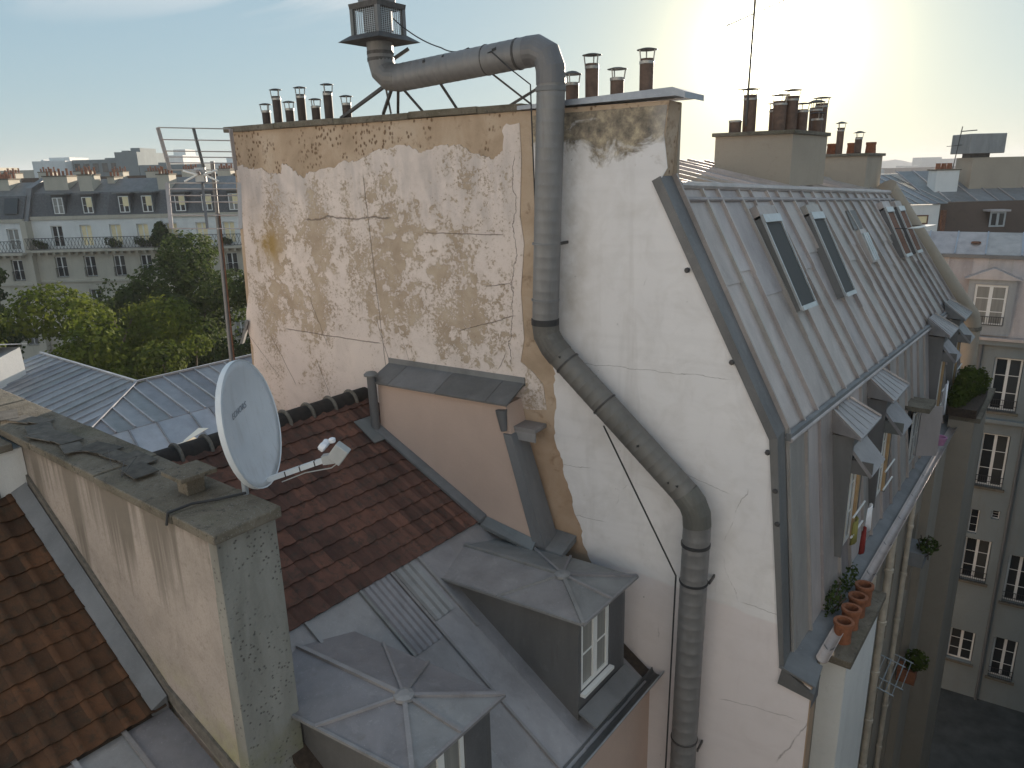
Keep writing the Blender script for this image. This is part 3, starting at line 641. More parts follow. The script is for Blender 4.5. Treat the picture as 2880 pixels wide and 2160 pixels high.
def flue(x, y, z, h, r, label, mat='flue', cap=True, cone=False, group='flue pipes on the gable', capr=1.45):
    o = thing('flue_pipe', label, 'flue', (x, y, z), group); b = Vector((x, y, z))
    MB().lathe(b, [(r * .98, 0), (r, h * .8), (r, h), (r * .86, h), (r * .86, h - .06)], 14).build('pipe', mat, o, smooth=True)
    MB().lathe(b + Vector((0, 0, h * .86)), [(r * 1.0, 0), (r * 1.07, .004), (r * 1.07, .036), (r * 1.0, .04)], 14).build('clamp', 'band', o, smooth=True)
    if cap:
        top = h + .10
        ph = random.uniform(0, 6)
        for k in range(3):
            t = k * 2.094 + ph; d = Vector((math.cos(t), math.sin(t), 0))
            MB().bar(b + d * r + Vector((0, 0, h * .9)), b + d * r * 1.22 + Vector((0, 0, top + .005)), .012, .012).build('stay', 'band', o)
        c = .05 if cone else .028
        MB().lathe(b + Vector((0, 0, top)), [(r * capr, 0), (r * capr, .006), (r * .7, c * .8), (.01, c)], 18).build('rain_cap', 'steel', o, smooth=True)
    return o
xs = [(-11.88, .25), (-11.58, .47), (-11.28, .25), (-10.98, .46), (-10.64, .25), (-10.34, .46), (-9.93, .25)]
ord7 = ['leftmost short', 'tall', 'short', 'tall', 'short', 'tallest', 'rightmost short']
tx = ['leftmost of seven dark flues on the gable coping, short', 'tall dark flue second from the left end of the gable coping', 'short dark flue between the first two tall ones on the gable coping',
      'tall dark flue in the middle of the seven on the gable coping', 'short dark flue right of the middle one on the gable coping', 'tall dark flue just left of the leaning strut', 'rightmost short dark flue partly behind the leaning strut']
for (x, h), l in zip(xs, tx):
    p = FG(x, -.30, 21.885); flue(p.x, p.y, p.z, h, .075, l)
for x, h, l, mt, cn in ((-5.77, .26, 'short brown flue with conical cap right beside the big duct', 'flue_brown', True), (-5.48, .47, 'tall brown flue with round cap, second right of the duct', 'flue_brown', False),
                    (-5.12, .27, 'short brown flue with round cap, third right of the duct', 'flue_brown', False), (-4.72, .46, 'tall brown flue at the right end of the zinc coping', 'flue_brown', False)):
    p = FG(x, -.26, 21.86); flue(p.x, p.y, p.z, h, .088 if mt == 'flue_brown' else .08, l, mt, cone=cn, group='flues on the zinc coping')
k = 0
for x, y, h, r, cp, l in ((-5.85, 14.7, .26, .085, False, 'short uncapped flue at the left end of the crowded chimney stack'), (-5.65, 14.9, .78, .09, True, 'tallest flue of the crowded chimney stack, carrying the aerial mast'),
                       (-5.35, 15.6, .40, .07, True, 'low capped flue behind the left of the crowded stack'), (-5.25, 15.2, .48, .08, True, 'capped flue left of centre on the crowded stack'), (-5.10, 15.0, .62, .09, True, 'tall capped flue at the centre of the crowded stack'),
                       (-4.95, 15.2, .72, .09, True, 'tall capped flue just right of centre on the crowded stack'), (-4.80, 15.4, .45, .08, True, 'mid-height flue right of centre on the crowded stack'), (-4.75, 16.1, .52, .085, True, 'conical capped flue on the right of the crowded stack'),
                       (-4.72, 16.35, .62, .085, True, 'tall flue near the right corner of the crowded stack'), (-4.68, 16.0, .28, .075, True, 'low flue on the right edge of the crowded stack')):
    flue(x, y, 21.62, h * .9, r * 1.4, l, 'flue_brown', cap=cp, cone=(k == 7), group='flues on the crowded stack'); k += 1
for x, h, l in ((-5.9, .50, 'left hooded flue on the far beige stack'), (-5.45, .85, 'tall middle hooded flue on the far beige stack'), (-5.0, .52, 'right hooded flue on the far beige stack')):
    flue(x, 20.7, 21.24, h * .75, .085, l, 'flue_brown', cone=True, group='flues on the far stack', capr=1.7)
for x, l in ((-6.2, 'leftmost'), (-5.75, 'second'), (-5.25, 'third'), (-4.8, 'rightmost')):
    o = MB().lathe((x, 21.15, 21.24), [(.13, 0), (.115, .2), (.125, .22), (.125, .27), (.09, .27), (.09, .05)], 14).build('chimney_pot', 'terracotta', None, smooth=True)
    tag(o, {'leftmost': 'leftmost squat clay pot on the far beige stack', 'second': 'squat clay pot behind the left hooded flue, far stack', 'third': 'squat clay pot right of the tall middle flue, far stack', 'rightmost': 'squat clay pot at the right end of the far stack'}[l], 'chimney pot', 'pots on the far stack')

# aerial mast against the sun
o = thing('aerial_mast', 'thin tall aerial mast with crossed rods rising against the sun', 'antenna', (-5.66, 14.75, 21.7))
MB().tube([(-5.66, 14.76, 21.75), (-5.62, 14.76, 24.6)], .022, 8).build('mast', 'steel', o)
MB().tube([(-6.05, 14.5, 23.55), (-5.2, 15.1, 23.95)], .010, 6).build('boom', 'alu', o)
for t in (0, .2, .4, .7, .95):
    p = lerp((-6.05, 14.5, 23.55), (-5.2, 15.1, 23.95), t); MB().tube([p + Vector((.10, -.14, 0)), p - Vector((.10, -.14, 0))], .005, 5).build('element', 'alu', o)
MB().tube([(-5.82, 14.66, 22.42), (-5.48, 14.9, 22.42)], .008, 6).build('crossbar', 'steel', o)

# round masonry flue on the far verge
o = thing('round_flue', 'thick round flue running down the far end of the zinc roof', 'flue', (-2.4, 24.5, 14))
MB().tube([(-4.45, 21.55, 20.35), (-3.6, 22.95, 18.75), (-2.62, 24.55, 16.95)], [.30, .27, .25], 14).build('sloping_run', 'chimney_render', o, smooth=True)
MB().tube([(-2.62, 24.55, 16.95), (-2.44, 24.8, 16.65), (-2.38, 24.9, 16.35)], .25, 14).build('bend', 'chimney_render', o, smooth=True)
MB().tube([(-2.38, 24.9, 16.36), (-2.38, 24.95, 12.0)], .24, 14).build('upright_run', 'chimney_render', o, smooth=True)
MB().lathe((-2.38, 24.9, 16.22), [(.24, 0), (.27, .01), (.27, .11), (.24, .12)], 14).build('collar', 'concrete', o, smooth=True)

# ================================================================== DUCT on the gable
o = D = thing('exhaust_duct', 'large galvanised spiral exhaust duct zigzagging over and down the white gable', 'duct', FG(-3.65, .3, 12))
def gp_(a, b, c): return FG(a, b, c)
ZL = FG(-8.30, .28, 22.34); ZR = FG(-6.12, .30, 22.47)
runs = []
def spiral(p, q, r, mat, pitch=.125, name='duct_run', rib=1.014):
    p, q = Vector(p), Vector(q); m = MB(); L = (q - p).length; n = max(2, int(L / pitch)); path = []; rad = []
    for i in range(n + 1):
        t = i / n; c = lerp(p, q, t); d = (q - p).normalized()
        if i > 0: path.append(c - d * .010); rad.append(r)
        path.append(c - d * .003); rad.append(r * rib); path.append(c + d * .003); rad.append(r * rib)
        if i < n: path.append(c + d * .010); rad.append(r)
    m.tube(path, rad, 22); return m.build(name, mat, D, smooth=True)
def collar(p, d, r, w=.05, mat='black'):
    p = Vector(p); d = Vector(d).normalized(); MB().lathe(p - d * w / 2, [(r * 1.005, 0), (r * 1.045, .004), (r * 1.045, w - .004), (r * 1.005, w)], 22, d).build('joint_band', mat, D, smooth=True)
DR = .188
spiral(ZL, ZR, DR, 'duct'); 
el = [ZR, FG(-5.98, .30, 22.475), FG(-5.84, .30, 22.40), FG(-5.785, .30, 22.25), FG(-5.78, .30, 22.06)]
MB().tube(el, DR * 1.02, 22).build('elbow', 'duct', D)
spiral(FG(-5.78, .30, 22.07), FG(-5.90, .30, 18.95), DR * .98, 'duct', .15, rib=1.008)
MB().tube([FG(-5.90, .30, 18.96), FG(-5.88, .30, 18.78), FG(-5.78, .30, 18.62), FG(-5.66, .30, 18.50)], DR * 1.01, 22).build('elbow', 'duct_old', D)
spiral(FG(-5.67, .30, 18.51), FG(-3.78, .30, 16.82), DR * .97, 'duct_old', .135, rib=1.02)
MB().tube([FG(-3.79, .30, 16.83), FG(-3.68, .30, 16.70), FG(-3.62, .30, 16.56), FG(-3.605, .30, 16.40)], DR * 1.0, 22).build('elbow', 'duct_old', D)
spiral(FG(-3.605, .30, 16.41), FG(-3.66, .30, 9.0), DR * .98, 'duct', .19, rib=1.010)
collar(FG(-5.785, .30, 22.0), (0, 0, 1), DR, .06, 'lead'); collar(FG(-5.87, .30, 20.05), (0, 0, 1), DR, .03, 'lead'); collar(FG(-5.90, .30, 18.97), (0, 0, 1), DR, .09, 'black')
collar(FG(-5.893, .30, 19.28), (0, 0, 1), DR, .03, 'lead'); collar(FG(-6.25, .30, 22.46), (1, K, .05), DR, .035, 'steel'); collar(FG(-6.75, .29, 22.435), (1, K, .05), DR, .02, 'steel')
dd = FG(-3.78, .3, 16.82) - FG(-5.67, .3, 18.51); collar(FG(-4.98, .30, 17.89), dd, DR, .03, 'steel'); collar(FG(-5.55, .30, 18.405), dd, DR, .03, 'steel')
collar(FG(-3.61, .30, 16.12), (0, 0, 1), DR, .05, 'black'); collar(FG(-3.61, .30, 15.55), (0, 0, 1), DR, .035, 'black'); collar(FG(-3.63, .30, 12.95), (0, 0, 1), DR, .03, 'steel')
for a, c in ((-3.60, 15.55), (-3.63, 12.75), (-5.88, 20.05)):
    for s in (-1, 1): MB().bar(FG(a + s * .185, 0, c), FG(a + s * .185, .24, c), .025, .04).build('wall_clamp', 'steel', D)
for a, b, c, w in ((-6.55, .47, 22.50, .06), (-7.4, .42, 22.5, .03), (-7.72, .44, 22.47, .035), (-4.42, .47, 17.42, .035), (-3.98, .47, 16.98, .03), (-5.62, .46, 18.5, .05), (-3.88, .46, 16.95, .05)):
    MB().slab([FG(a, b, c), FG(a + w, b, c + .01), FG(a + w, b, c + .045), FG(a, b, c + .03)], FG.b * .012).build('tape_patch', 'black', D)
# foot bend below the fan
VX = -8.62
MB().tube([FG(VX, .28, 22.86), FG(VX, .28, 22.62), FG(VX + .04, .28, 22.46), FG(VX + .16, .28, 22.36), FG(-8.28, .28, 22.34)], DR * 1.02, 22).build('elbow', 'duct', D)
for c in (22.70, 22.61): collar(FG(VX, .28, c), (0, 0, 1), DR, .05, 'steel')
# struts under the horizontal run
for p, q, w in ((FG(-8.5, .15, 22.35), FG(-9.98, -.2, 21.9), .045), (FG(-8.78, .1, 22.6), FG(-8.82, -.1, 21.9), .022), (FG(-8.45, .25, 22.25), FG(-8.98, -.1, 21.9), .04), (FG(-8.35, .25, 22.2), FG(-8.68, -.1, 21.9), .04),
                (FG(-8.28, .46, 22.35), FG(-8.12, .0, 21.89), .028), (FG(-7.55, .28, 22.2), FG(-7.56, -.1, 21.89), .028), (FG(-6.75, .2, 22.28), FG(-6.35, -.2, 21.87), .022), (FG(-6.75, -.2, 21.88), FG(-5.95, -.1, 22.18), .03), (FG(-8.62, .1, 22.6), FG(-8.40, -.1, 22.78), .05)):
    MB().bar(p, q, w, w).build('strut', 'steel', D)

# roof fan
o = thing('extractor_fan', 'dark roof extractor fan with mesh cage and square skirt atop the duct', 'fan', FG(VX, .28, 22.84))
ca = R(2); cs = FG(VX, .28, 0)
def fp(rx, ry, z): return cs + Vector((math.cos(ca) * rx - math.sin(ca) * ry, math.sin(ca) * rx + math.cos(ca) * ry, z))
z0 = 22.84
MB().hexa([fp(-.42, -.42, z0), fp(.42, -.42, z0), fp(.42, .42, z0), fp(-.42, .42, z0)], [fp(-.29, -.29, z0 + .09), fp(.29, -.29, z0 + .09), fp(.29, .29, z0 + .09), fp(-.29, .29, z0 + .09)]).build('skirt', 'steel', o)
for sx in (-1, 1):
    for sy in (-1, 1): MB().bar(fp(sx * .25, sy * .25, z0 + .08), fp(sx * .25, sy * .25, z0 + .44), .06, .06).build('corner_post', 'zinc_dark', o)
MB().hexa([fp(-.28, -.28, z0 + .43), fp(.28, -.28, z0 + .43), fp(.28, .28, z0 + .43), fp(-.28, .28, z0 + .43)], [fp(-.29, -.29, z0 + .50), fp(.29, -.29, z0 + .50), fp(.29, .29, z0 + .50), fp(-.29, .29, z0 + .50)]).build('top_frame', 'steel', o)
cg = MB()
for s_, fx in ((1, 0), (-1, 0), (1, 1), (-1, 1)):
    for i in range(1, 12):
        u = -.25 + .5 * i / 12
        p, q = (fp(u, s_ * .25, z0 + .09), fp(u, s_ * .25, z0 + .43)) if fx == 0 else (fp(s_ * .25, u, z0 + .09), fp(s_ * .25, u, z0 + .43))
        cg.bar(p, q, .006, .006)
    for i in range(1, 14):
        z = z0 + .09 + .34 * i / 14
        p, q = (fp(-.25, s_ * .25, z), fp(.25, s_ * .25, z)) if fx == 0 else (fp(s_ * .25, -.25, z), fp(s_ * .25, .25, z))
        cg.bar(p, q, .004, .004)
cg.build('mesh_cage', 'alu', o)
MB().lathe(cs + Vector((0, 0, z0 + .12)), [(.16, 0), (.21, .03), (.21, .3), (.19, .31)], 18).build('motor', 'steel', o, smooth=True)
MB().lathe(cs + Vector((0, 0, z0 + .50)), [(.27, 0), (.275, .20), (.25, .27), (.16, .33), (.05, .35)], 12).build('dome', 'zinc_dark', o)
bx = fp(-.31, -.31, 0) 
MB().hexa([fp(.27, -.21, z0 + .50), fp(.21, -.27, z0 + .50), fp(.23, -.29, z0 + .50), fp(.29, -.23, z0 + .50)], [fp(.27, -.21, z0 + .72), fp(.21, -.27, z0 + .72), fp(.23, -.29, z0 + .72), fp(.29, -.23, z0 + .72)]).build('switch_plate', 'grey_paint', o)
MB().hexa([fp(.285, -.235, z0 + .55), fp(.235, -.285, z0 + .55), fp(.255, -.305, z0 + .55), fp(.305, -.255, z0 + .55)], [fp(.285, -.235, z0 + .66), fp(.235, -.285, z0 + .66), fp(.255, -.305, z0 + .66), fp(.305, -.255, z0 + .66)]).build('switch_box', 'orange', o)
MB().lathe(fp(.28, -.28, z0 + .605), [(.03, 0), (.03, .03), (.018, .035)], 12, fp(1, -1, 0) - fp(0, 0, 0)).build('switch_knob', 'black', o)
# cables
def cable(name, label, pts, r=.011, mat='black', sag=0):
    P = []
    for i in range(len(pts) - 1):
        for k in range(10):
            t = k / 10; p = lerp(pts[i], pts[i + 1], t); P.append(p - Vector((0, 0, sag * 4 * t * (1 - t))))
    P.append(Vector(pts[-1])); return tag(MB().tube(P, r, 6).build(name, mat, None, smooth=True), label, 'cable')
cable('power_cable', 'black cable sagging from the roof fan to the top of the duct', [FG(-8.32, .30, 23.12), FG(-7.5, .30, 22.66), FG(-7.0, .36, 22.60), FG(-6.55, .49, 22.50)], .009, sag=.05)
cable('power_cable', 'black cable crossing the duct elbow and dropping beside the coping', [FG(-6.55, .50, 22.50), FG(-6.3, .46, 22.28), FG(-5.99, .46, 22.06), FG(-5.99, .44, 21.6), FG(-6.0, .36, 20.4), FG(-6.10, .22, 18.95)], .009)
cable('power_cable', 'thin black cable stretched below the slanting duct across white wall', [FG(-4.96, .36, 17.60), FG(-3.83, .40, 15.62), FG(-3.85, .42, 12.5), FG(-3.87, .42, 9.1)], .012)

# ================================================================== BUILDING A: low roof against the gable
A = thing('low_building', 'low building with dark red tiled roof, zinc lower slope and two zinc dormers', 'building', (-7, 6, 0))
XR, ZR_, XT, ZT, XG, ZG = -9.72, 17.30, -6.91, 15.72, -4.27, 13.70
def wy(x): return 9.124 + K * x                      # where the gable stands at x
# tiles: one mesh, laid in courses
def tile_mesh():
    w, l = .235, .31; prof = [(0, .0), (.03, .022), (.06, .030), (.09, .020), (.12, .004), (.17, .002), (.21, .006), (w + .012, .012)]
    v = []; f = []
    for y, dz in ((0, .030), (l, .0)):
        for x, z in prof: v.append((x, -y if False else y, z + dz))
    for y, dz in ((0, .030), (l, .0)):
        for x, z in prof: v.append((x, y, z + dz - .018))
    n = len(prof)
    for i in range(n - 1):
        f.append((i, i + 1, n + i + 1, n + i)); f.append((2 * n + i, 3 * n + i, 3 * n + i + 1, 2 * n + i + 1)); f.append((i, 2 * n + i, 2 * n + i + 1, i + 1))
    f.append((0, n, 3 * n, 2 * n)); f.append((n - 1, 3 * n - 1, 4 * n - 1, 2 * n - 1))
    me = bpy.data.meshes.new('tile'); me.from_pydata(v, [], f)
    bm = bmesh.new(); bm.from_mesh(me); bmesh.ops.recalc_face_normals(bm, faces=bm.faces); bm.to_mesh(me); bm.free()
    for p in me.polygons: p.use_smooth = True
    try: me.set_sharp_from_angle(angle=R(35))
    except Exception: pass
    return me
def lay_tiles(par, xt, zt, xb, zb, y0, ymax, mat, expo=.262, skip=None):
    me = tile_mesh(); me.materials.append(M[mat])
    sl = Vector((xb - xt, 0, zb - zt)); L = sl.length; sl.normalize(); rows = int(round(L / expo)); e = L / rows
    # tile frame: local x along +Y, local y up-slope, local z normal
    X_, Y_ = Vector((0, 1, 0)), -sl; Z_ = X_.cross(Y_)
    rot = Matrix((X_, Y_, Z_)).transposed().to_4x4()
    for r in range(rows):
        base = Vector((xt, 0, zt)) + sl * (e * (r + 1)); y = y0 - (.1175 if r % 2 else 0) * 0
        while y < ymax(base.x) - .05:
            if skip is None or not skip(base.x, y):
                o = bpy.data.objects.new('tile', me); COL.objects.link(o); o.parent = par
                jit = Matrix.Rotation(R(random.uniform(-.9, .9)), 4, 'Z') @ Matrix.Rotation(R(random.uniform(-.8, .8)), 4, 'X')
                o.matrix_basis = Matrix.Translation(base + Vector((0, y, 0)) + Z_ * random.uniform(.0, .006) - Vector(par.location)) @ rot @ jit
            y += .235
lay_tiles(A, XR, ZR_, XT, ZT, 3.75, lambda x: wy(x) - (.10 if x < -9.0 or x > -6.9 else .62), 'tile')
MB().slab([(XR, 3.7, ZR_ - .02), (XT, 3.7, ZT - .02), (XT, wy(XT) - .01, ZT - .02), (XR, wy(XR) - .01, ZR_ - .02)], (0, 0, -.15)).build('roof_deck', 'soil', A)
MB().slab([(XR, 3.7, ZR_ - .03), (-13.2, 3.7, 15.2), (-13.2, wy(-13.2) - .01, 15.2), (XR, wy(XR) - .01, ZR_ - .03)], (0, 0, -.15)).build('rear_slope', 'tile', A)
MB().box((XT - .10, 3.72, ZT - .06), (XT - .012, 7.9, ZT + .042)).build('eaves_filler', 'ridge', A)
# ridge tiles with pale mortar rings
for i in range(10):
    y0 = 3.76 + i * .45; y1 = min(y0 + .44, wy(XR) - .02)
    m = MB(); nn = 9
    for y in (y0, y1):
        for k in range(nn):
            t = math.pi * k / (nn - 1); m.v.append(Vector((XR - math.cos(t) * .17, y, ZR_ - .08 + math.sin(t) * .19)))
    for k in range(nn - 1): m.f.append((k, k + 1, nn + k + 1, nn + k))
    m.f.append(tuple(range(nn))); m.f.append(tuple(nn + k for k in range(nn)))
    m.build('ridge_tile', 'ridge', A, smooth=True)
    if y1 < wy(XR) - .1:
        pth = [Vector((XR - math.cos(math.pi * k / 10) * .185, y1 + .005, ZR_ - .08 + math.sin(math.pi * k / 10) * .205)) for k in range(11)]
        MB().tube(pth, .030, 6).build('mortar_ring', 'mortar', A, smooth=True)
# zinc lower slope in sheets along the party wall line
def zs(x, y, up=0.0): return Vector((x, y + K * (x - XT), ZT + (ZG - ZT) / (XG - XT) * (x - XT) + up))
ys = [3.72, 4.55, 5.42, 5.98, 6.5, 7.1, 7.65, 8.16]
MB().slab([zs(XT, 3.5, -.03), zs(XG, 3.5, -.03), zs(XG, 8.4, -.03), zs(XT, 8.4, -.03)], (0, 0, -.1)).build('zinc_deck', 'soil', A)
for i in range(len(ys) - 1):
    j = -.004 * (i % 2)
    MB().slab([zs(XT - .015, ys[i], j), zs(XG + .05, ys[i], j), zs(XG + .05, ys[i + 1], j), zs(XT - .015, ys[i + 1], j)], (0, 0, -.012)).build('zinc_sheet', 'zinc_a', A)
for y, x1 in ((5.42, -6.02), (5.98, XG + .02), (4.55, -6.3), (6.5, -5.9)):
    MB().bar(zs(XT + .01, y, .022), zs(x1, y, .022), .04, .04).build('standing_seam', 'zinc_a', A)
# corrugated upper sheet
for (ya, yb, x1, nn) in ((5.45, 5.94, -6.02, 20), (6.02, 6.40, -6.2, 12)):
    m = MB()
    for x, z in ((XT + .0, .004), (x1, .006)):
        for k in range(nn + 1):
            t = k / nn; m.v.append(zs(x, ya + (yb - ya) * t, z + .016 + .009 * math.cos(t * (nn / 4) * 2 * math.pi)))
    for k in range(nn): m.f.append((k, k + 1, nn + k + 2, nn + k + 1))
    q = m.build('corrugated_sheet', 'zinc_a', A, smooth=False); s_ = q.modifiers.new('t', 'SOLIDIFY'); s_.thickness = .008
# eaves gutter
gq = MB()
for i in range(9):
    t = math.pi * i / 8; gq.v += [Vector((XG + .10 - math.cos(t) * .10, 3.4, ZG + .0 - math.sin(t) * .10)), Vector((XG + .10 - math.cos(t) * .10, wy(XG + .1) - .02, ZG + .03 - math.sin(t) * .10))]
for i in range(8): gq.f.append((2 * i, 2 * i + 1, 2 * i + 3, 2 * i + 2))
q = gq.build('gutter', 'zinc_dark', A, smooth=True); s_ = q.modifiers.new('t', 'SOLIDIFY'); s_.thickness = .01
MB().tube([(XG + .205, 3.4, ZG + .02), (XG + .205, wy(XG) - .03, ZG + .05)], .014, 6).build('gutter_bead', 'alu', A)
MB().box((XG - .35, 3.4, 0), (XG - .02, wy(XG) - .02, ZG - .12)).build('facade_wall', 'pale_render', A)
MB().box((XG - .3, 3.4, ZG - .12), (XG + .0, wy(XG) - .02, ZG - .02)).build('eaves_board', 'lead', A)
MB().box((-13.2, 3.75, 0), (-4.6, 7.9, 13.6)).build('core_wall', 'pale_render', A)

def dormer(dy, hide_far=False):
    F = Fr((0, dy, 0), (1, K, 0), (0, 1, 0), (0, 0, 1))      # a = x, b = y offset at x=0, c = z
    Y = lambda y, x: y - K * x                                # convert world y at x to frame b
    x0, x1 = -6.6, -4.47; ya, yb = Y(6.95, x1), Y(8.17, x1); ze = 15.45
    # cheeks follow the slope
    for nm, q in (('cheek', ya), ('cheek', yb - .06)):
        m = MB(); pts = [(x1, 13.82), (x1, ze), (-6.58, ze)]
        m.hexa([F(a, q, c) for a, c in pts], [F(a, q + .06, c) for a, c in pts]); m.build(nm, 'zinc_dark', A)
    m = MB()                                                  # front frame round the window
    Ft = Fr(F(x1, 0, 0), (0, 1, 0), (-1, -K, 0), (0, 0, 1))
    w0, w1, c0, c1 = ya + .05, ya + .80, 14.26, 15.33
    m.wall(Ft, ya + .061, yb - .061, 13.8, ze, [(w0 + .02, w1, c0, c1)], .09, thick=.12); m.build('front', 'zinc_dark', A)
    w = window(A, Ft, w0 + .025, w1 - .005, c0 + .005, c1 - .005, .05, 'white_paint', 'curtain', 2, fw=.06)
    MB().box((w0 - .0, -.07, c0 - .05), (w1 + .02, .02, c0 - .004), Ft).build('sill', 'white_paint', A)
    MB().hexa([F(x1 + .02, ya - .03, 14.0), F(x1 + .28, ya - .03, 13.86), F(x1 + .28, yb + .0, 13.86), F(x1 + .02, yb + .0, 14.0)], [F(x1 + .02, ya - .03, 14.03), F(x1 + .28, ya - .03, 13.89), F(x1 + .28, yb, 13.89), F(x1 + .02, yb, 14.03)]).build('apron', 'lead', A)
    # hipped zinc hood
    e = .10; P = lambda a, b, c: F(a, b, c)
    fl, frr = P(x1 + .13, ya - e, ze), P(x1 + .13, yb + e, ze); bl, br = P(x0 - .1, ya - e - .02, ze), P(x0 - .1, yb + e, ze + .02)
    hub = P(-5.08, (ya + yb) / 2 - .02, ze + .16); bk = P(-6.75, (ya + yb) / 2, ze + .15)
    for tri in ((fl, frr, hub), (fl, hub, bk, bl), (frr, br, bk, hub)):
        MB().slab(tri, (0, 0, -.02)).build('hood_sheet', 'zinc_a', A)
    MB().slab([fl, frr, br, bl], (0, 0, -.03)).build('hood_soffit', 'lead', A)
    fm = (fl + frr) / 2; up = Vector((0, 0, .02))
    for q, wd in ((fl, .05), (frr, .05), (bk, .05), (fm, .035), ((fl * .45 + bl * .55), .035), ((frr * .55 + br * .45), .035), (bl * .12 + fl * .88 if False else (frr * .25 + br * .75), .03)):
        MB().bar(hub + up * .6, Vector(q) + up * .8, wd, .035).build('hip_roll', 'zinc_a', A)
    MB().lathe(hub + Vector((0, 0, -.01)), [(.12, 0), (.115, .035), (.06, .055), (0, .058)], 8).build('hip_cap', 'zinc_a', A)
    for q0, q1 in ((fl, frr), (fl, bl)): MB().bar(q0, q1, .035, .035).build('drip_edge', 'zinc_a', A)
dormer(0); dormer(-3.03)
# shallow lean-to box on the gable above A
Fsh = FG
pw = [(-8.98, 17.70), (-6.55, 17.66), (-6.02, 15.68), (-6.62, 15.62), (-6.86, 15.70), (-8.98, 16.93)]
MB().poly([(-9.0, 17.72), (-6.50, 17.68), (-6.05, 15.55), (-6.62, 15.55), (-6.92, 15.72), (-9.0, 16.86)], 0.013, .46, FG).build('lean_to_wall', 'pale_render', A)['label'] = 'smooth pale pink rendered side wall'
for a0, a1 in ((-9.12, -8.7), (-8.7, -7.75), (-7.75, -6.8), (-6.8, -6.42)):
    MB().hexa([FG(a0 + .004, .02, 17.90), FG(a1 - .004, .02, 17.90), FG(a1 - .004, .55, 17.70), FG(a0 + .004, .55, 17.70)], [FG(a0 + .004, .02, 17.93), FG(a1 - .004, .02, 17.93), FG(a1 - .004, .55, 17.73), FG(a0 + .004, .55, 17.73)]).build('lean_to_sheet', 'zinc_dark', A)
for a0, a1 in ((-9.12, -8.1), (-8.1, -6.42)):
    MB().box((a0 + .003, .014, 17.88), (a1 - .003, .035, 18.01), FG).build('upstand_flashing', 'lead', A)
MB().box((-9.13, .02, 17.66), (-9.05, .5, 17.78), FG).build('verge_cap', 'lead', A)
# end face strip and zinc leg on the right of the lean-to
MB().hexa([FG(-6.53, .10, 17.25), FG(-6.38, .10, 17.25), FG(-5.82, .10, 15.5), FG(-6.03, .10, 15.5)], [FG(-6.53, .50, 17.25), FG(-6.38, .50, 17.25), FG(-5.82, .50, 15.5), FG(-6.03, .50, 15.5)]).build('corner_flashing', 'lead', A)
MB().box((-6.72, .02, 17.28), (-6.06, .36, 17.34), FG).build('ledge_plate', 'zinc_a', A)
MB().box((-6.72, .33, 17.14), (-6.06, .36, 17.28), FG).build('ledge_front', 'zinc_a', A)
gm_ = MB().tube([FG(-6.55, .50, 17.62), FG(-6.51, .50, 17.30)], [.09, .05], 10); gm_.build('gutter_end', 'zinc_dark', A, smooth=True)
# soaker flashing along the lean-to foot and its bottom
MB().hexa([FG(-9.05, .47, 16.93), FG(-6.90, .47, 15.75), FG(-6.90, .66, 15.75), FG(-9.05, .62, 16.93)], [FG(-9.05, .47, 17.0), FG(-6.90, .47, 15.82), FG(-6.90, .66, 15.80), FG(-9.05, .62, 16.97)]).build('side_soaker', 'lead', A)
MB().hexa([FG(-6.92, .47, 15.70), FG(-6.0, .47, 15.52), FG(-6.0, .60, 15.46), FG(-6.92, .62, 15.66)], [FG(-6.92, .47, 15.80), FG(-6.0, .47, 15.62), FG(-6.0, .60, 15.50), FG(-6.92, .62, 15.72)]).build('foot_flashing', 'lead', A)
MB().hexa([FG(-6.75, .0 + .02, 15.55), FG(-5.55, .02, 15.50), FG(-5.55, .5, 15.42), FG(-6.75, .5, 15.48)], [FG(-6.75, .02, 15.68), FG(-5.55, .02, 15.60), FG(-5.55, .5, 15.5), FG(-6.75, .5, 15.6)]).build('back_gutter', 'lead', A)
# vent pipe at the lean-to's high corner
o = thing('vent_pipe', 'grey zinc vent pipe with dome cap rising from the tiles by the lean-to', 'vent', FG(-9.02, .56, 16.9))
MB().tube([FG(-9.02, .56, 16.80), FG(-9.04, .56, 17.86)], .075, 12).build('pipe', 'zinc_dark', o, smooth=True)
MB().lathe(FG(-9.04, .56, 17.85), [(.12, -.01), (.12, .015), (.08, .05), (.02, .065)], 14).build('cap', 'zinc_dark', o, smooth=True)
MB().slab([(-9.20, 7.42, 17.06), (-8.72, 7.42, 16.79), (-8.72, 7.82, 16.79), (-9.20, 7.82, 17.06)], (.01, 0, .02)).build('base_plate', 'lead', o)

# ================================================================== PARTY WALL P
P_ = thing('party_wall', 'tall rendered party wall with dark mossy coping between the two tiled roofs', 'wall', (-8.5, 3.4, 0))
MB().box((-15.5, 3.14, 0), (-6.12, 3.66, 17.78)).build('wall_body', 'party', P_)
MB().box((-6.12, 3.10, 0), (-5.98, 3.74, 17.78)).build('end_pier', 'pier', P_)
jagz = [(3.098, 17.0), (3.05, 16.2)]
MB().hexa([(-6.24, 3.112, 12), (-6.121, 3.112, 12), (-6.121, 3.139, 12), (-6.24, 3.139, 12)], [(-6.16, 3.112, 17.1), (-6.121, 3.112, 17.1), (-6.121, 3.139, 17.1), (-6.16, 3.139, 17.1)]).build('corner_patch', 'pier', P_)
cps = [(-6.62, -5.88, .0), (-8.3, -6.64, -.01), (-10.1, -8.31, .004), (-12.2, -10.12, -.006), (-15.5, -12.22, .0)]
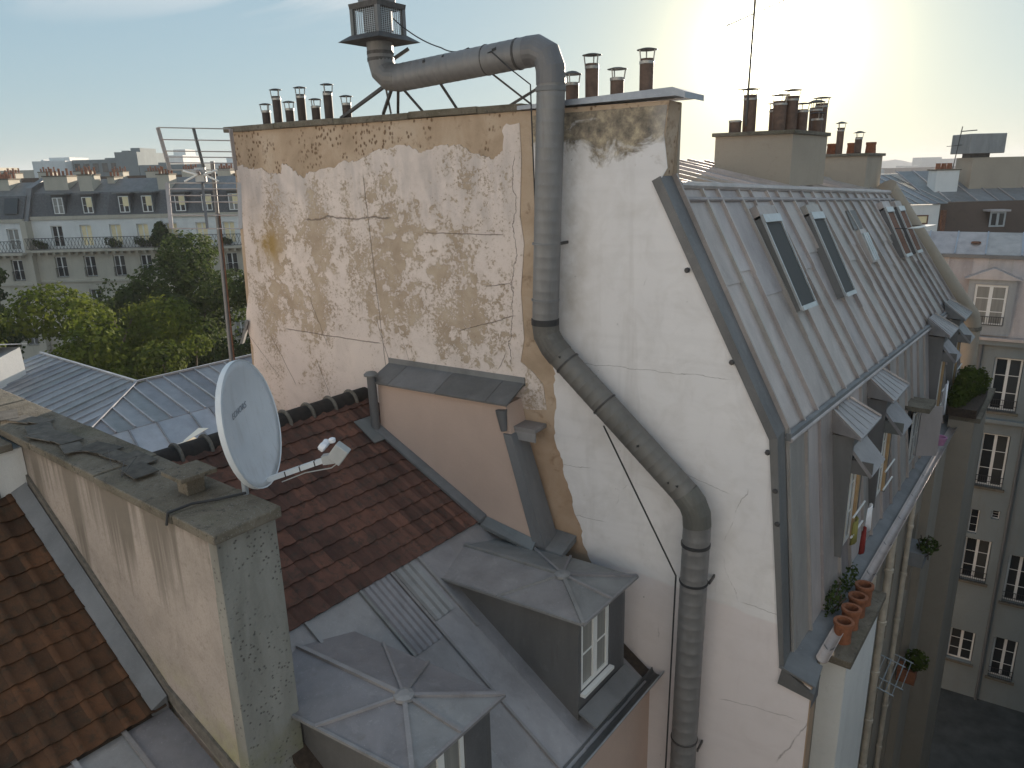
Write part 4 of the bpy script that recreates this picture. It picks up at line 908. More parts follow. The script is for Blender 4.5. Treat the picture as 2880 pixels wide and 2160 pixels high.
for a, b, j in cps:
    m = MB().hexa([(a, 3.03, 17.78 + j), (b, 3.03, 17.78 + j), (b, 3.76, 17.78 + j), (a, 3.76, 17.78 + j)], [(a, 3.03, 17.88 + j), (b, 3.03, 17.88 + j), (b, 3.76, 17.90 + j), (a, 3.76, 17.90 + j)]); m.build('coping_slab', 'concrete', P_, bevel=.015)
rnd = random.Random(3)
for i in range(11):
    x = -7.9 - .36 * i + rnd.uniform(-.06, .06); y = 3.30 + rnd.uniform(-.1, .2); a = rnd.uniform(-.3, .3); s_ = rnd.uniform(.16, .26)
    c, sn = math.cos(a), math.sin(a); z = 17.905 + rnd.uniform(0, .02)
    q = [(x + u * c - v * sn, y + u * sn + v * c, z + rnd.uniform(-.004, .010)) for u, v in ((-s_, -s_ * .6), (s_, -s_ * .6), (s_, s_ * .6), (-s_, s_ * .6))]
    MB().slab(q, (0, 0, .012)).build('slate', 'slate_dark', P_)
cable('loose_wire', 'thin loose wire lying over the slates of the party wall coping', [(-9.0, 3.15, 17.97), (-8.6, 3.35, 18.03), (-8.2, 3.2, 17.97), (-8.0, 3.4, 18.06), (-7.75, 3.1, 17.98), (-8.1, 3.3, 18.02)], .004, 'steel')
cable('aerial_cable', 'dark cable lying across the coping slab by the dish pole', [(-6.38, 3.7, 17.93), (-6.5, 3.45, 17.92), (-6.62, 3.25, 17.92), (-6.66, 3.02, 17.9), (-6.66, 2.99, 17.78)], .014, 'black')
o = thing('capped_vent', 'small concrete vent block with overhanging slab on the party wall coping', 'vent', (-7.0, 3.45, 17.89))
MB().box((-7.10, 3.36, 17.88), (-6.90, 3.56, 18.05)).build('block', 'concrete', o, bevel=.01)
MB().box((-7.20, 3.26, 18.07), (-6.80, 3.66, 18.12)).build('slab', 'concrete', o, bevel=.01)
MB().box((-7.02, 3.42, 18.04), (-6.96, 3.48, 18.08)).build('spacer', 'mortar', o)
# white chimney shoulder at the left end
o = thing('chimney_shoulder', 'bright white rendered chimney block at the left edge below the coping', 'chimney', (-11.6, 2.6, 16))
MB().box((-12.4, 2.35, 15.5), (-10.72, 3.13, 17.66)).build('block', 'white_wall_far', o)
MB().box((-12.5, 2.3, 17.661), (-10.66, 3.02, 17.76)).build('slab', 'concrete', o, bevel=.01)

# ================================================================== BUILDING L: left foreground roof
L_ = thing('neighbour_building', 'left foreground building with mossy brown tiled roof and zinc lower edge', 'building', (-9, 1.5, 0))
lx0, lz0, lx1, lz1 = -10.85, 17.11, -7.60, 15.16
lay_tiles(L_, lx0, lz0, lx1, lz1, .7, lambda x: 2.98, 'tile_moss')
MB().slab([(lx0, .4, lz0 - .03), (lx1, .4, lz1 - .03), (lx1, 3.12, lz1 - .03), (lx0, 3.12, lz0 - .03)], (0, 0, -.15)).build('roof_deck', 'soil', L_)
for i in range(5):
    y0, y1 = .5 + i * .52, 1.02 + i * .52
    MB().slab([(lx1 - .1, y0, lz1 + .0), (-5.6, y0, lz1 - .62), (-5.6, min(y1, 3.09), lz1 - .62), (lx1 - .1, min(y1, 3.09), lz1 + .0)], (0, 0, -.02)).build('zinc_sheet', 'zinc_a', L_)
    MB().bar((lx1 - .08, y0, lz1 + .018), (-5.6, y0, lz1 - .60), .05, .035).build('standing_seam', 'zinc_a', L_)
MB().hexa([(lx0, 3.09, lz0 - .06), (lx1, 3.09, lz1 - .06), (lx1, 2.90, lz1 - .02), (lx0, 2.90, lz0 - .02)], [(lx0, 3.09, lz0 + .14), (lx1, 3.09, lz1 + .14), (lx1, 2.90, lz1 + .06), (lx0, 2.90, lz0 + .06)]).build('side_flashing', 'lead', L_)
for (xa, za, xb, zb) in ((lx0, lz0, lx1, lz1), (lx1, lz1, -5.6, lz1 - .62)):
    MB().hexa([(xa, 3.105, za + .06), (xb, 3.105, zb + .06), (xb, 3.138, zb + .06), (xa, 3.138, za + .06)], [(xa, 3.105, za + .24), (xb, 3.105, zb + .24), (xb, 3.138, zb + .24), (xa, 3.138, za + .24)]).build('upstand_mortar', 'mortar', L_)
MB().box((-12.5, .4, 0), (-5.9, 3.08, 14.3)).build('core_wall', 'pale_render', L_)
for i in range(3):
    pth = [Vector((lx0 - .05 - math.cos(math.pi * k / 8) * .2, 2.75 - i * .45, lz0 - .05 + math.sin(math.pi * k / 8) * .2)) for k in range(9)]
    MB().tube(pth, .03, 6).build('mortar_ring', 'mortar', L_, smooth=True)
MB().tube([(lx0 - .05, .5, lz0 + .0), (lx0 - .05, 2.9, lz0 + .0)], .17, 10).build('ridge_tile', 'ridge', L_, smooth=True)

# ================================================================== WING with the hipped zinc roof behind A
W_ = thing('rear_wing', 'low wing with a pale zinc hipped roof behind the dark ridge', 'building', (-18, 8, 0))
V = Vector((-18.1, 8.0, 16.2)); SE = Vector((-16.2, 5.7, 15.7)); NE = Vector((-16.2, 11.6, 15.7)); SW = Vector((-24, 5.7, 15.62)); NV = Vector((-18.1, 11.6, 16.2)); WV = Vector((-24, 8.0, 16.16))
def hip_face(top0, top1, bot0, bot1, n, mat):
    panels(W_, top0, top1, bot0, bot1, n, mat); seams(W_, top0, top1, bot0, bot1, n, 'zinc_light', w=.035, h=.04)
# triangular hip faces built in strips with the seams square to the eaves
def strips(eave0, eave1, apex, ridge_end, n):
    e0, e1 = Vector(eave0), Vector(eave1); d = (e1 - e0); L = d.length; d.normalize()
    for i in range(n):
        a, b = L * i / n, L * (i + 1) / n; ta = (apex - e0).dot(d)
        def top(s):
            if s <= ta: return lerp(e0, apex, s / ta)
            return lerp(apex, ridge_end, (s - ta) / (L - ta))
        q = [e0 + d * a, e0 + d * b, top(b), top(a)] if i else [e0, e0 + d * b, top(b)]
        MB().slab(q, (0, 0, -.012)).build('zinc_panel', 'zinc_w', W_)
        if i: MB().bar(e0 + d * a + Vector((0, 0, .02)), top(a) + Vector((0, 0, .02)), .035, .04).build('standing_seam', 'zinc_w2', W_)
strips(SE, NE, V, NV, 14); strips(SE, SW, V, WV, 18)
MB().bar(SE + Vector((0, 0, .03)), V + Vector((0, 0, .03)), .07, .05).build('hip_roll', 'zinc_w2', W_)
MB().bar(V + Vector((0, 0, .03)), NV + Vector((0, 0, .03)), .06, .05).build('ridge_roll', 'zinc_w2', W_)
MB().bar(V + Vector((0, 0, .03)), WV + Vector((0, 0, .03)), .06, .05).build('ridge_roll', 'zinc_w2', W_)
e2a, e2b = Vector((-15.35, 5.2, 15.30)), Vector((-15.35, 11.6, 15.30))
panels(W_, SE + Vector((0, -.3, -.01)), NE + Vector((0, 0, -.01)), e2a, e2b, 9, 'zinc_w2'); seams(W_, SE + Vector((0, -.3, -.01)), NE + Vector((0, 0, -.01)), e2a, e2b, 9, 'zinc_w', w=.035, h=.04)
MB().box((-15.42, 5.2, 15.10), (-15.25, 11.6, 15.26)).build('eaves_trim', 'lead', W_)
MB().box((-24, 5.9, 0), (-15.5, 11.5, 14.2)).build('wall', 'cream_wall_far', W_)
MB().slab([V + Vector((0, 0, -.02)), NV + Vector((0, 0, -.02)), (-20.4, 11.6, 13.6), (-20.4, 10.3, 13.6)], (0, 0, -.05)).build('rear_slope', 'zinc_w', W_)
MB().slab([V + Vector((0, 0, -.02)), WV + Vector((0, 0, -.02)), (-24, 10.3, 13.6), (-20.4, 10.3, 13.6)], (0, 0, -.05)).build('rear_slope', 'zinc_w', W_)
o = thing('folded_sheet', 'bent pale metal sheet catching the sun behind the dark ridge', 'sheet', (-15.3, 7.0, 15.2))
MB().slab([(-15.1, 6.55, 15.34), (-14.9, 6.55, 15.34), (-14.95, 7.75, 15.42), (-15.2, 7.75, 15.44)], (0, 0, .012)).build('sheet', 'lit_white', o)
MB().slab([(-15.2, 7.5, 15.44), (-15.0, 7.4, 15.46), (-15.0, 8.0, 15.62), (-15.25, 7.9, 15.6)], (.01, 0, .012)).build('fold', 'lit_white', o)
# small outbuilding at the far left
o = thing('small_outbuilding', 'little zinc roofed outbuilding with white board walls at the left edge', 'building', (-22.5, 6.6, 0))
Fo = Fr(CAM - Vector((0, 0, 21)), r0, f0, (0, 0, 1))
oa, ob, oc = -15.8, 18.3, 16.6
for i in range(4):
    MB().slab([Fo(oa + i * .62 - .12, ob + .5, oc + .36), Fo(oa + (i + 1) * .62 - .12, ob + .5, oc + .36), Fo(oa + (i + 1) * .62 - .3, ob - .3, oc - .12), Fo(oa + i * .62 - .3, ob - .3, oc - .12)], (0, 0, -.02)).build('zinc_panel', 'zinc_w', o)
    MB().bar(Fo(oa + (i + 1) * .62 - .12, ob + .5, oc + .39), Fo(oa + (i + 1) * .62 - .3, ob - .3, oc - .09), .05, .05).build('standing_seam', 'zinc_w2', o)
MB().slab([Fo(oa, ob + .5, oc + .36), Fo(oa + 2.4, ob + .5, oc + .36), Fo(oa + 2.6, ob + 1.3, oc + .2), Fo(oa, ob + 1.3, oc + .2)], (0, 0, -.02)).build('rear_slope', 'zinc_w2', o)
MB().hexa([Fo(oa, ob - .22, 12), Fo(oa + 2.2, ob - .22, 12), Fo(oa + 2.5, ob + 1.2, 12), Fo(oa, ob + 1.2, 12)], [Fo(oa, ob - .22, oc - .16), Fo(oa + 2.15, ob - .22, oc - .16), Fo(oa + 2.45, ob + 1.2, oc + .13), Fo(oa, ob + 1.2, oc + .13)]).build('board_wall', 'white_wall_far', o)

# ================================================================== DISH
o = thing('satellite_dish', 'pale blue-grey oval satellite dish on a pole above the party wall', 'satellite dish', (-6.42, 3.72, 17.8))
nd = Vector((.83, .53, .16)).normalized(); sd = Vector((-nd.y, nd.x, 0)).normalized() * -1; ud = nd.cross(sd) * -1
if ud.z < 0: ud = -ud
dc = Vector((-6.27, 3.80, 18.66)); RU, RS, DP = .64, .55, .09
m = MB(); rings = 9; seg = 40; m.v.append(dc - nd * DP)
for i in range(1, rings + 1):
    q = i / rings
    for k in range(seg):
        t = 2 * math.pi * k / seg; m.v.append(dc + sd * RS * q * math.cos(t) + ud * RU * q * math.sin(t) - nd * DP * (1 - q * q))
for k in range(seg): m.f.append((0, 1 + k, 1 + (k + 1) % seg))
for i in range(rings - 1):
    for k in range(seg): a = 1 + i * seg + k; b = 1 + i * seg + (k + 1) % seg; m.f.append((a, a + seg, b + seg, b))
rf = m.build('reflector', 'dish', o, smooth=True, recalc=False); s_ = rf.modifiers.new('t', 'SOLIDIFY'); s_.thickness = .006
m = MB(); pr = [(0, 0), (.012, .012), (.012, -.045), (0, -.04)]
for k in range(seg):
    t = 2 * math.pi * k / seg; c = dc + sd * RS * math.cos(t) + ud * RU * math.sin(t); rd = (sd * math.cos(t) + ud * math.sin(t))
    for a, b in pr: m.v.append(c + rd * a + nd * b)
for k in range(seg):
    for j in range(4): a = k * 4 + j; b = k * 4 + (j + 1) % 4; c = ((k + 1) % seg) * 4; m.f.append((a, b, c + (j + 1) % 4, c + j))
m.build('rim', 'dish_rim', o, smooth=True)
# lettering printed on the face
tx_ = bpy.data.curves.new('lettering', 'FONT'); tx_.body = 'ECHORS'; tx_.size = .085; tx_.extrude = .001; tx_.shear = .25; tx_.align_x = 'CENTER'; tx_.space_character = 1.05
tx_.resolution_u = 3
to = bpy.data.objects.new('lettering', tx_); COL.objects.link(to)
bpy.context.view_layer.update(); dg = bpy.context.evaluated_depsgraph_get(); me = bpy.data.meshes.new_from_object(to.evaluated_get(dg)); bpy.data.objects.remove(to)
lo_ = bpy.data.objects.new('lettering', me); COL.objects.link(lo_); me.materials.append(M['ink']); lo_.parent = o
# text axis: reads left to right in the picture
tdir = sd if sd.dot(r0) > 0 else -sd
ct, st_ = math.cos(R(6)), math.sin(R(6))
for v_ in me.vertices:
    u_, w_ = v_.co.x * ct - v_.co.y * st_ - .05, v_.co.x * st_ + v_.co.y * ct + .14
    q_ = (u_ / RS) ** 2 + (w_ / RU) ** 2
    v_.co = dc + tdir * u_ + ud * w_ - nd * (DP * (1 - q_) - .012 - v_.co.z) - Vector(o.location)
# arm, LNB, pole, bracket
a0 = dc - ud * .60 + nd * .0; a1 = dc - ud * .47 + nd * .66
MB().bar(a0 - nd * .02, a1, .045, .05).build('feed_arm', 'dish_rim', o)
for t in (.3, .55, .8): 
    p = lerp(a0, a1, t); MB().bar(p - nd * .006, p + nd * .006, .05, .055).build('arm_tie', 'black', o)
MB().bar(a1 - nd * .04, a1 + nd * .10, .085, .09).build('feed_clamp', 'grey_paint', o)
lb = MB().bar(a1 + nd * .07 - ud * .02, a1 + nd * .20 + ud * .10, .12, .15).build('feed_block', 'grey_paint', o, bevel=.01)
for q in (-.05, .05): MB().lathe(a1 + nd * .03 + sd * q + ud * .12, [(.03, 0), (.045, .01), (.045, .05), (.03, .07)], 12, ud - nd * .9).build('feed_horn', 'white_cloth', o, smooth=True)
MB().lathe(a1 + nd * .10 + ud * .16, [(.028, 0), (.035, .01), (.035, .04), (.02, .05)], 12, ud).build('feed_cap', 'white_cloth', o, smooth=True)
MB().tube([(-6.42, 3.72, 17.6), (-6.42, 3.72, 18.72)], .032, 12).build('pole', 'zinc_light', o, smooth=True)
MB().bar((-6.46, 3.70, 18.6), dc - nd * .125, .10, .16).build('back_bracket', 'grey_paint', o)
MB().bar(a0 - sd * .13 + ud * .02 - nd * .02, a0 + sd * .13 + ud * .02 - nd * .02, .03, .012).build('foot_plate', 'dish_rim', o)
cable('feed_cable', 'thin white cable drooping under the dish feed arm', [a1 + nd * .15 - ud * .03, a1 + nd * .02 - ud * .10, lerp(a0, a1, .6) - ud * .06, lerp(a0, a1, .2) - ud * .07], .006, 'grey_paint')

# ================================================================== GRID AERIAL on a leaning mast
o = thing('grid_aerial', 'corner reflector television aerial with two grey grid panels on leaning mast', 'antenna', (-11.9, 6.9, 17.6))
S_ = 12.9 / 12.3
def an(x, y, z, k=1.0): return CAM + (Vector((x, y, z)) - CAM) * S_ * k
tl, tr_, bl, br = an(-12.66, 6.64, 21.83), an(-11.71, 7.37, 21.78), an(-12.39, 6.60, 21.16), an(-11.52, 7.28, 21.13)
ll, lr, lbl, lbr = an(-12.40, 6.52, 20.95), an(-11.44, 7.26, 20.92), an(-12.23, 6.39, 20.23), an(-11.33, 7.09, 20.20)
fwd = (CAM - tl); fwd.z = 0; fwd.normalize()
tl = tl + fwd * .30; tr_ = tr_ + fwd * .30; lbl = lbl + fwd * .30; lbr = lbr + fwd * .30
for a, b, c, d, fr_ in ((tl, tr_, bl, br, (0, .28, .55, .69, .83, 1)), (ll, lr, lbl, lbr, (0, .13, .28, .42, .71, 1))):
    for p, q in ((a, c), (b, d)): MB().bar(p, q, .065, .02).build('side_rail', 'zinc', o)
    for t in fr_: MB().tube([lerp(a, c, t), lerp(b, d, t)], .011, 6).build('grid_rod', 'zinc', o)
    MB().bar(lerp(a, b, .49), lerp(c, d, .52), .045, .03).build('centre_rail', 'zinc_dark', o)
hubp = an(-11.98, 6.90, 21.07); bm_ = hubp + fwd * .05
MB().bar(hubp - fwd * .05, hubp + fwd * .95 + Vector((-.25, .05, .06)), .045, .035).build('boom', 'zinc', o)
for t in (.25, .4, .55, .7, .85):
    p = lerp(hubp, hubp + fwd * .95 + Vector((-.25, .05, .06)), t); MB().tube([p - r0 * .12 + Vector((0, 0, .03)), p + r0 * .12 + Vector((0, 0, .03))], .008, 6).build('director', 'alu', o)
for sx, sz in ((-1, .06), (1, .06), (-1, -.09), (1, -.10)):
    p = hubp + fwd * .12; MB().tube([p + r0 * sx * .06, p + r0 * sx * .30 + Vector((0, 0, sz * 1.2))], .017, 8).build('dipole', 'white_paint', o, smooth=True)
MB().box((-.08, -.06, -.12), (.08, .06, .12), Fr(hubp + fwd * .05, r0, f0, (0, 0, 1))).build('junction_box', 'grey_paint', o)
mt, mb = an(-11.88, 7.06, 21.28), an(-11.06, 6.43, 17.6, 1.06)
MB().tube([mt + f0 * .06, mb + f0 * .06], .035, 12).build('mast', 'duct', o, smooth=True)
MB().tube([lerp(mt, mb, .22) + f0 * .05 + r0 * .045, lerp(mt, mb, .95) + f0 * .05 + r0 * .06], .014, 8).build('cable', 'rust', o, smooth=True)
MB().bar(FG(-12.68, .0, 18.35), FG(-12.82, .10, 17.9), .16, .05).build('foot_strap', 'lead', o)

# ================================================================== things on B's courtyard face
o = thing('low_chimney', 'low white chimney block with stone slab on the courtyard face', 'chimney', (-2.0, 11, 0))
MB().box((-2.195, 9.98, 0), (-1.84, 12.0, 14.08)).build('block', 'white_wall_far', o)
MB().box((-2.24, 9.86, 14.08), (-1.76, 12.08, 14.20)).build('slab', 'concrete', o, bevel=.012)
for y, l in ((10.33, 'nearest round terracotta chimney pot on the stone slab'), (10.75, 'second terracotta pot from the near end of the stone slab'), (11.15, 'third terracotta pot along the stone slab'), (11.55, 'farthest terracotta pot on the stone slab by the gutter')):
    o = MB().lathe((-2.01, y, 14.20), [(.125, 0), (.12, .05), (.125, .27), (.145, .28), (.145, .33), (.10, .33), (.095, .06), (0, .05)], 20).build('terracotta_pot', 'terracotta', None, smooth=True)
    tag(o, l, 'chimney pot', 'terracotta pots on the slab')
def drainpipe(x, y, z0, z1, r, label, bend=0, mat='plastic'):
    o = thing('drainpipe', label, 'pipe', (x, y, z0), 'drainpipes on the courtyard face')
    MB().tube([(x, y, z0), (x, y, z1 - .5), (x, y + bend, z1)], r, 12).build('pipe', mat, o, smooth=True)
    z = z0 + .8
    while z < z1 - .3:
        MB().lathe((x, y, z), [(r, 0), (r * 1.25, .01), (r * 1.25, .08), (r, .09)], 12).build('joint', mat, o, smooth=True); z += 1.15
drainpipe(-2.06, 12.35, 0, 14.3, .075, 'cream drainpipe nearest the terracotta pots, rising to the gutter')
drainpipe(-2.09, 14.2, 0, 14.3, .07, 'cream drainpipe second from the terracotta pots')
drainpipe(-2.12, 16.4, 0, 14.3, .055, 'thinner cream drainpipe beside the hanging planter', 0)
drainpipe(-2.14, 12.85, 9.5, 14.25, .028, 'thin pale pipe between the two thick drainpipes', .2, 'alu')

def leaf_cloud(blobs, n, size, seed, flat=.5):
    rn = random.Random(seed); m = MB(); tot = sum(b[1] ** 3 if not isinstance(b[1], tuple) else b[1][0] * b[1][1] * b[1][2] for b in blobs)
    for b in blobs:
        c = Vector(b[0]); rad = b[1] if isinstance(b[1], tuple) else (b[1],) * 3
        k = int(n * rad[0] * rad[1] * rad[2] / tot)
        for _ in range(k):
            d = Vector((rn.gauss(0, 1), rn.gauss(0, 1), rn.gauss(0, 1))).normalized(); q = rn.uniform(.45, 1.0) ** .6 * rn.choice((1, 1, 1, 1.12))
            p = c + Vector((d.x * rad[0], d.y * rad[1], d.z * rad[2])) * q
            nn = (d + Vector((rn.uniform(-1, 1), rn.uniform(-1, 1), rn.uniform(-.3, 1)))).normalized()
            u = nn.cross(Vector((rn.uniform(-1, 1), rn.uniform(-1, 1), rn.uniform(-1, 1)))).normalized(); w = nn.cross(u)
            s = size * rn.uniform(.6, 1.35)
            i = len(m.v); m.v += [p - u * s * .5, p + w * s * .32, p + u * s * .5, p - w * s * .32 + nn * s * .12]; m.f.append((i, i + 1, i + 2, i + 3))
    return m
def bush(name, label, blobs, n, size, seed, mat, pot=None, group=None):
    c = Vector(blobs[0][0]); o = thing(name, label, 'plant', c - Vector((0, 0, .3)), group)
    leaf_cloud(blobs, n, size, seed).build('foliage', mat, o, recalc=False)
    rn = random.Random(seed)
    for k in range(5):
        MB().tube([c + Vector((rn.uniform(-.1, .1), rn.uniform(-.1, .1), -.35)), c + Vector((rn.uniform(-.25, .25), rn.uniform(-.25, .25), .15))], .012, 5).build('stem', 'bark', o)
    if pot: MB().box(pot[0], pot[1]).build('trough', pot[2], o)
    return o
bush('balcony_shrub', 'leafy green shrub spilling from the far end of the gutter terrace', [((-2.0, 21.9, 15.35), (.28, .7, .5)), ((-1.8, 22.8, 15.2), (.25, .5, .4)), ((-2.1, 21.2, 15.15), (.22, .4, .35))], 3200, .085, 5, 'leaf_mid', ((-2.25, 20.9, 14.73), (-1.6, 23.2, 14.95), 'soil'))
bush('hanging_planter', 'small green plant in a pot fixed to the lower courtyard face', [((-1.8, 18.0, 9.3), .26)], 380, .10, 6, 'leaf_mid', ((-2.15, 17.8, 8.7), (-1.75, 18.15, 9.05), 'terracotta'))
bush('window_box', 'dark window box with trailing plant below the gutter', [((-1.78, 16.9, 12.92), (.2, .32, .14))], 260, .08, 8, 'leaf_dark', ((-2.18, 16.55, 12.5), (-1.8, 17.25, 12.82), 'lead'))
bush('gutter_weeds', 'dry dark weeds growing behind the terracotta pots', [((-2.28, 10.9, 14.55), (.12, .5, .22)), ((-2.24, 11.6, 14.55), (.10, .3, .2))], 420, .06, 9, 'leaf_dark')
def hang(name, label, x, y, z, w, h, mat, seed):
    rn = random.Random(seed); m = MB(); n = 7
    for i in range(n + 1):
        t = i / n
        for z_ in (0, -h * .5, -h): m.v.append(Vector((x + .03 * math.sin(t * 9 + seed) * (1 - z_), y + w * t * (1 + .15 * z_), z + z_ + .04 * math.sin(t * 7 + seed))))
    for i in range(n):
        for j in range(2): a = i * 3 + j; m.f.append((a, a + 3, a + 4, a + 1))
    q = m.build(name, mat, None, smooth=True, recalc=False); s_ = q.modifiers.new('t', 'SOLIDIFY'); s_.thickness = .006
    tag(q, label, 'laundry')
hang('hanging_cloth', 'white cloth hanging by the shrub at the far dormer', -2.15, 19.0, 16.0, .35, .75, 'white_cloth', 1)
hang('hanging_cloth', 'red cloth hanging below the nearest dormer window', -2.2, 11.95, 15.25, .13, .42, 'red_cloth', 2)
hang('hanging_cloth', 'yellow green cloth over the nearest dormer railing', -2.25, 11.45, 15.6, .22, .4, 'yellow', 3)
hang('hanging_cloth', 'thin white net bag hanging from the nearest dormer railing', -2.19, 12.15, 15.6, .16, .45, 'white_cloth', 4)
o = MB().lathe((-2.12, 19.2, 14.48), [(.10, 0), (.15, .16), (.155, .2), (.12, .2), (.1, .04)], 14).build('pink_basin', 'pink', None, smooth=True); tag(o, 'pink plastic basin standing in the far gutter terrace', 'basin')
for y, z, l in ((14.2, 10.9, 'folding drying rack sticking out from the lower courtyard face, nearer one'), (15.5, 10.2, 'folding drying rack on the lower courtyard face, farther one')):
    o = thing('drying_rack', l, 'drying rack', (-2.15, y, z), 'drying racks')
    for k in range(4): MB().tube([(-2.1 + k * .12, y, z - k * .03), (-2.1 + k * .12, y + 1.1, z - k * .03)], .009, 6).build('rod', 'alu', o)
    for q in (0, 1.1): MB().bar((-2.18, y + q, z), (-1.7, y + q, z - .1), .018).build('arm', 'alu', o)

# ================================================================== R: block closing the courtyard
R_ = thing('courtyard_building', 'pale courtyard building with zinc mansard at the right edge', 'building', (-1, 32, 0))
FR = Fr((0, 31.14, 0), (1, K, 0), (-K, .995, 0), (0, 0, 1))
H = []
for col, (a0, a1) in enumerate(((-5.0, -4.1), (-2.08, -1.20), (.9, 1.8), (3.6, 4.5))):
    for c0, c1 in ((12.15, 14.15), (9.15, 11.25), (5.15, 6.95), (2.1, 3.6)) if col != 1 else ((12.15, 14.15), (9.15, 11.25), (5.15, 6.95), (1.5, 2.9)):
        H.append((a0, a1, c0, c1))
H2 = [(-2.05, -1.75, 7.15, 8.15), (-1.38, -1.12, 7.9, 8.25)]
H3 = [(-.55, .15, 12.2, 14.1), (-.6, .2, 4.6, 6.6), (-.6, .2, 1.2, 3.0)]
MB().wall(FR, -6.5, 6.5, 0, 14.62, H + H2 + H3, .25, thick=.4).build('facade_wall', 'courtyard_render', R_)
for h in H + H3:
    window(R_, FR, h[0] + .02, h[1] - .02, h[2] + .02, h[3] - .02, .20, 'white_paint', 'glass', 3, .06)
    MB().box((h[0] - .08, -.10, h[2] - .09), (h[1] + .08, .0, h[2] - .005), FR).build('sill', 'concrete', R_)
    if h[3] - h[2] > 1.7:
        g_ = MB()
        for k in range(13): x = h[0] + .02 + (h[1] - h[0] - .04) * k / 12; g_.bar(FR(x, -.05, h[2] + .03), FR(x, -.05, h[2] + .45), .012)
        for c in (.03, .24, .45): g_.bar(FR(h[0], -.05, h[2] + c), FR(h[1], -.05, h[2] + c), .018)
        g_.build('guard_rail', 'black', R_)
for h in H2: window(R_, FR, h[0] + .01, h[1] - .01, h[2] + .01, h[3] - .01, .15, 'white_paint', 'glass', 3, .03, leaves=1)
MB().box((-6.5, -.18, 11.72), (6.5, 0, 11.86), FR).build('string_course', 'courtyard_render', R_)
MB().box((-6.5, -.20, 14.62), (6.5, .4, 14.80), FR).build('cornice', 'courtyard_render', R_)
MB().box((-6.5, -.28, 14.801), (6.5, -.02, 14.90), FR).build('gutter', 'zinc', R_)
for a in (-2.55, -.85, 2.6): MB().tube([FR(a, -.07, 0), FR(a, -.07, 14.7)], .06, 8).build('downpipe', 'zinc_dark', R_, smooth=True)
panels(R_, FR(-6.5, .50, 17.62), FR(6.5, .50, 17.62), FR(-6.5, .02, 14.9), FR(6.5, .02, 14.9), 20, 'zinc'); seams(R_, FR(-6.5, .50, 17.62), FR(6.5, .50, 17.62), FR(-6.5, .02, 14.9), FR(6.5, .02, 14.9), 20, 'zinc', w=.035, h=.04)
MB().box((-6.5, .38, 17.62), (6.5, .60, 17.74), FR).build('break_flashing', 'lead', R_)
panels(R_, FR(-6.5, 2.0, 18.42), FR(6.5, 2.0, 18.42), FR(-6.5, .5, 17.75), FR(6.5, .5, 17.75), 14, 'zinc'); seams(R_, FR(-6.5, 2.0, 18.42), FR(6.5, 2.0, 18.42), FR(-6.5, .5, 17.75), FR(6.5, .5, 17.75), 14, 'zinc_light', w=.04, h=.04)
MB().box((-6.5, .5, 0), (6.5, 8, 17.4), FR).build('core', 'courtyard_render', R_)
for a0 in (-3.02, .6):
    MB().wall(FR, a0 - .2, a0 + 1.22, 14.95, 16.95, [(a0, a0 + 1.0, 15.3, 16.75)], .10, b=-.06, thick=.5).build('dormer_front', 'zinc_w2', R_)
    window(R_, FR, a0 + .01, a0 + .99, 15.31, 16.74, .02, 'white_paint', 'curtain', 3, .07)
    MB().hexa([FR(a0 - .35, -.2, 16.95), FR(a0 + 1.37, -.2, 16.95), FR(a0 + 1.37, .5, 16.95), FR(a0 - .35, .5, 16.95)], [FR(a0 + .45, -.15, 17.32), FR(a0 + .55, -.15, 17.32), FR(a0 + .55, .5, 17.32), FR(a0 + .45, .5, 17.32)]).build('dormer_pediment', 'zinc', R_)
    g_ = MB()
    for k in range(15): x = a0 + .02 + .96 * k / 14; g_.bar(FR(x, -.10, 15.33), FR(x, -.10, 15.62), .014)
    for c in (15.33, 15.62): g_.bar(FR(a0, -.10, c), FR(a0 + 1, -.10, c), .02)
    g_.build('guard_rail', 'black', R_)
MB().lathe(FR(-3.2, 1.2, 18.08), [(.16, 0), (.16, .05), (.1, .07)], 14).build('roof_hatch', 'rust', R_, smooth=True)

# buildings beyond R
def block(name, label, s0, s1, d0, d1, z0, z1, mat, F=FB):
    o = thing(name, label, 'building', F((s0 + s1) / 2, (d0 + d1) / 2, 0)); MB().box((s0, d0, z0), (s1, d1, z1), F).build('wall', mat, o); return o
o = block('brown_building', 'building with dull brown tiled slope and zinc ridge behind the courtyard block', 22.0, 40, 38, 46, 0, 17.2, 'brown_wall')
MB().slab([FB(22.0, 38, 17.2), FB(40, 38, 17.2), FB(40, 39.0, 18.95), FB(22.0, 39.0, 18.95)], (0, 0, -.1)).build('steep_slope', 'brown_wall', o)
panels(o, FB(22, 43, 20.5), FB(40, 43, 20.5), FB(22, 39, 18.97), FB(40, 39, 18.97), 16, 'zinc_green'); seams(o, FB(22, 43, 20.5), FB(40, 43, 20.5), FB(22, 39, 18.97), FB(40, 39, 18.97), 16, 'zinc', w=.06, h=.06)
for s in (24.7, 27.2): 
    w_ = window(o, FB, s, s + .8, 17.7, 18.45, 38.3, 'grey_paint', 'glass', 1, .08); MB().box((s - .12, 38.1, 18.47), (s + .92, 38.9, 18.56), FB).build('window_hood', 'zinc', o)
MB().box((22.2, 38.2, 17.2), (22.4, 38.4, 18.6), FB).build('pipe', 'rust', o)
o2 = block('white_house', 'small white rendered house with one lit window beside the far zinc roof', 19.6, 21.9, 38, 45, 0, 18.9, 'white_wall_far')
window(o2, FB, 20.75, 21.35, 17.95, 18.4, 37.99, 'rust', 'cream_blind', 1, .06, 1)
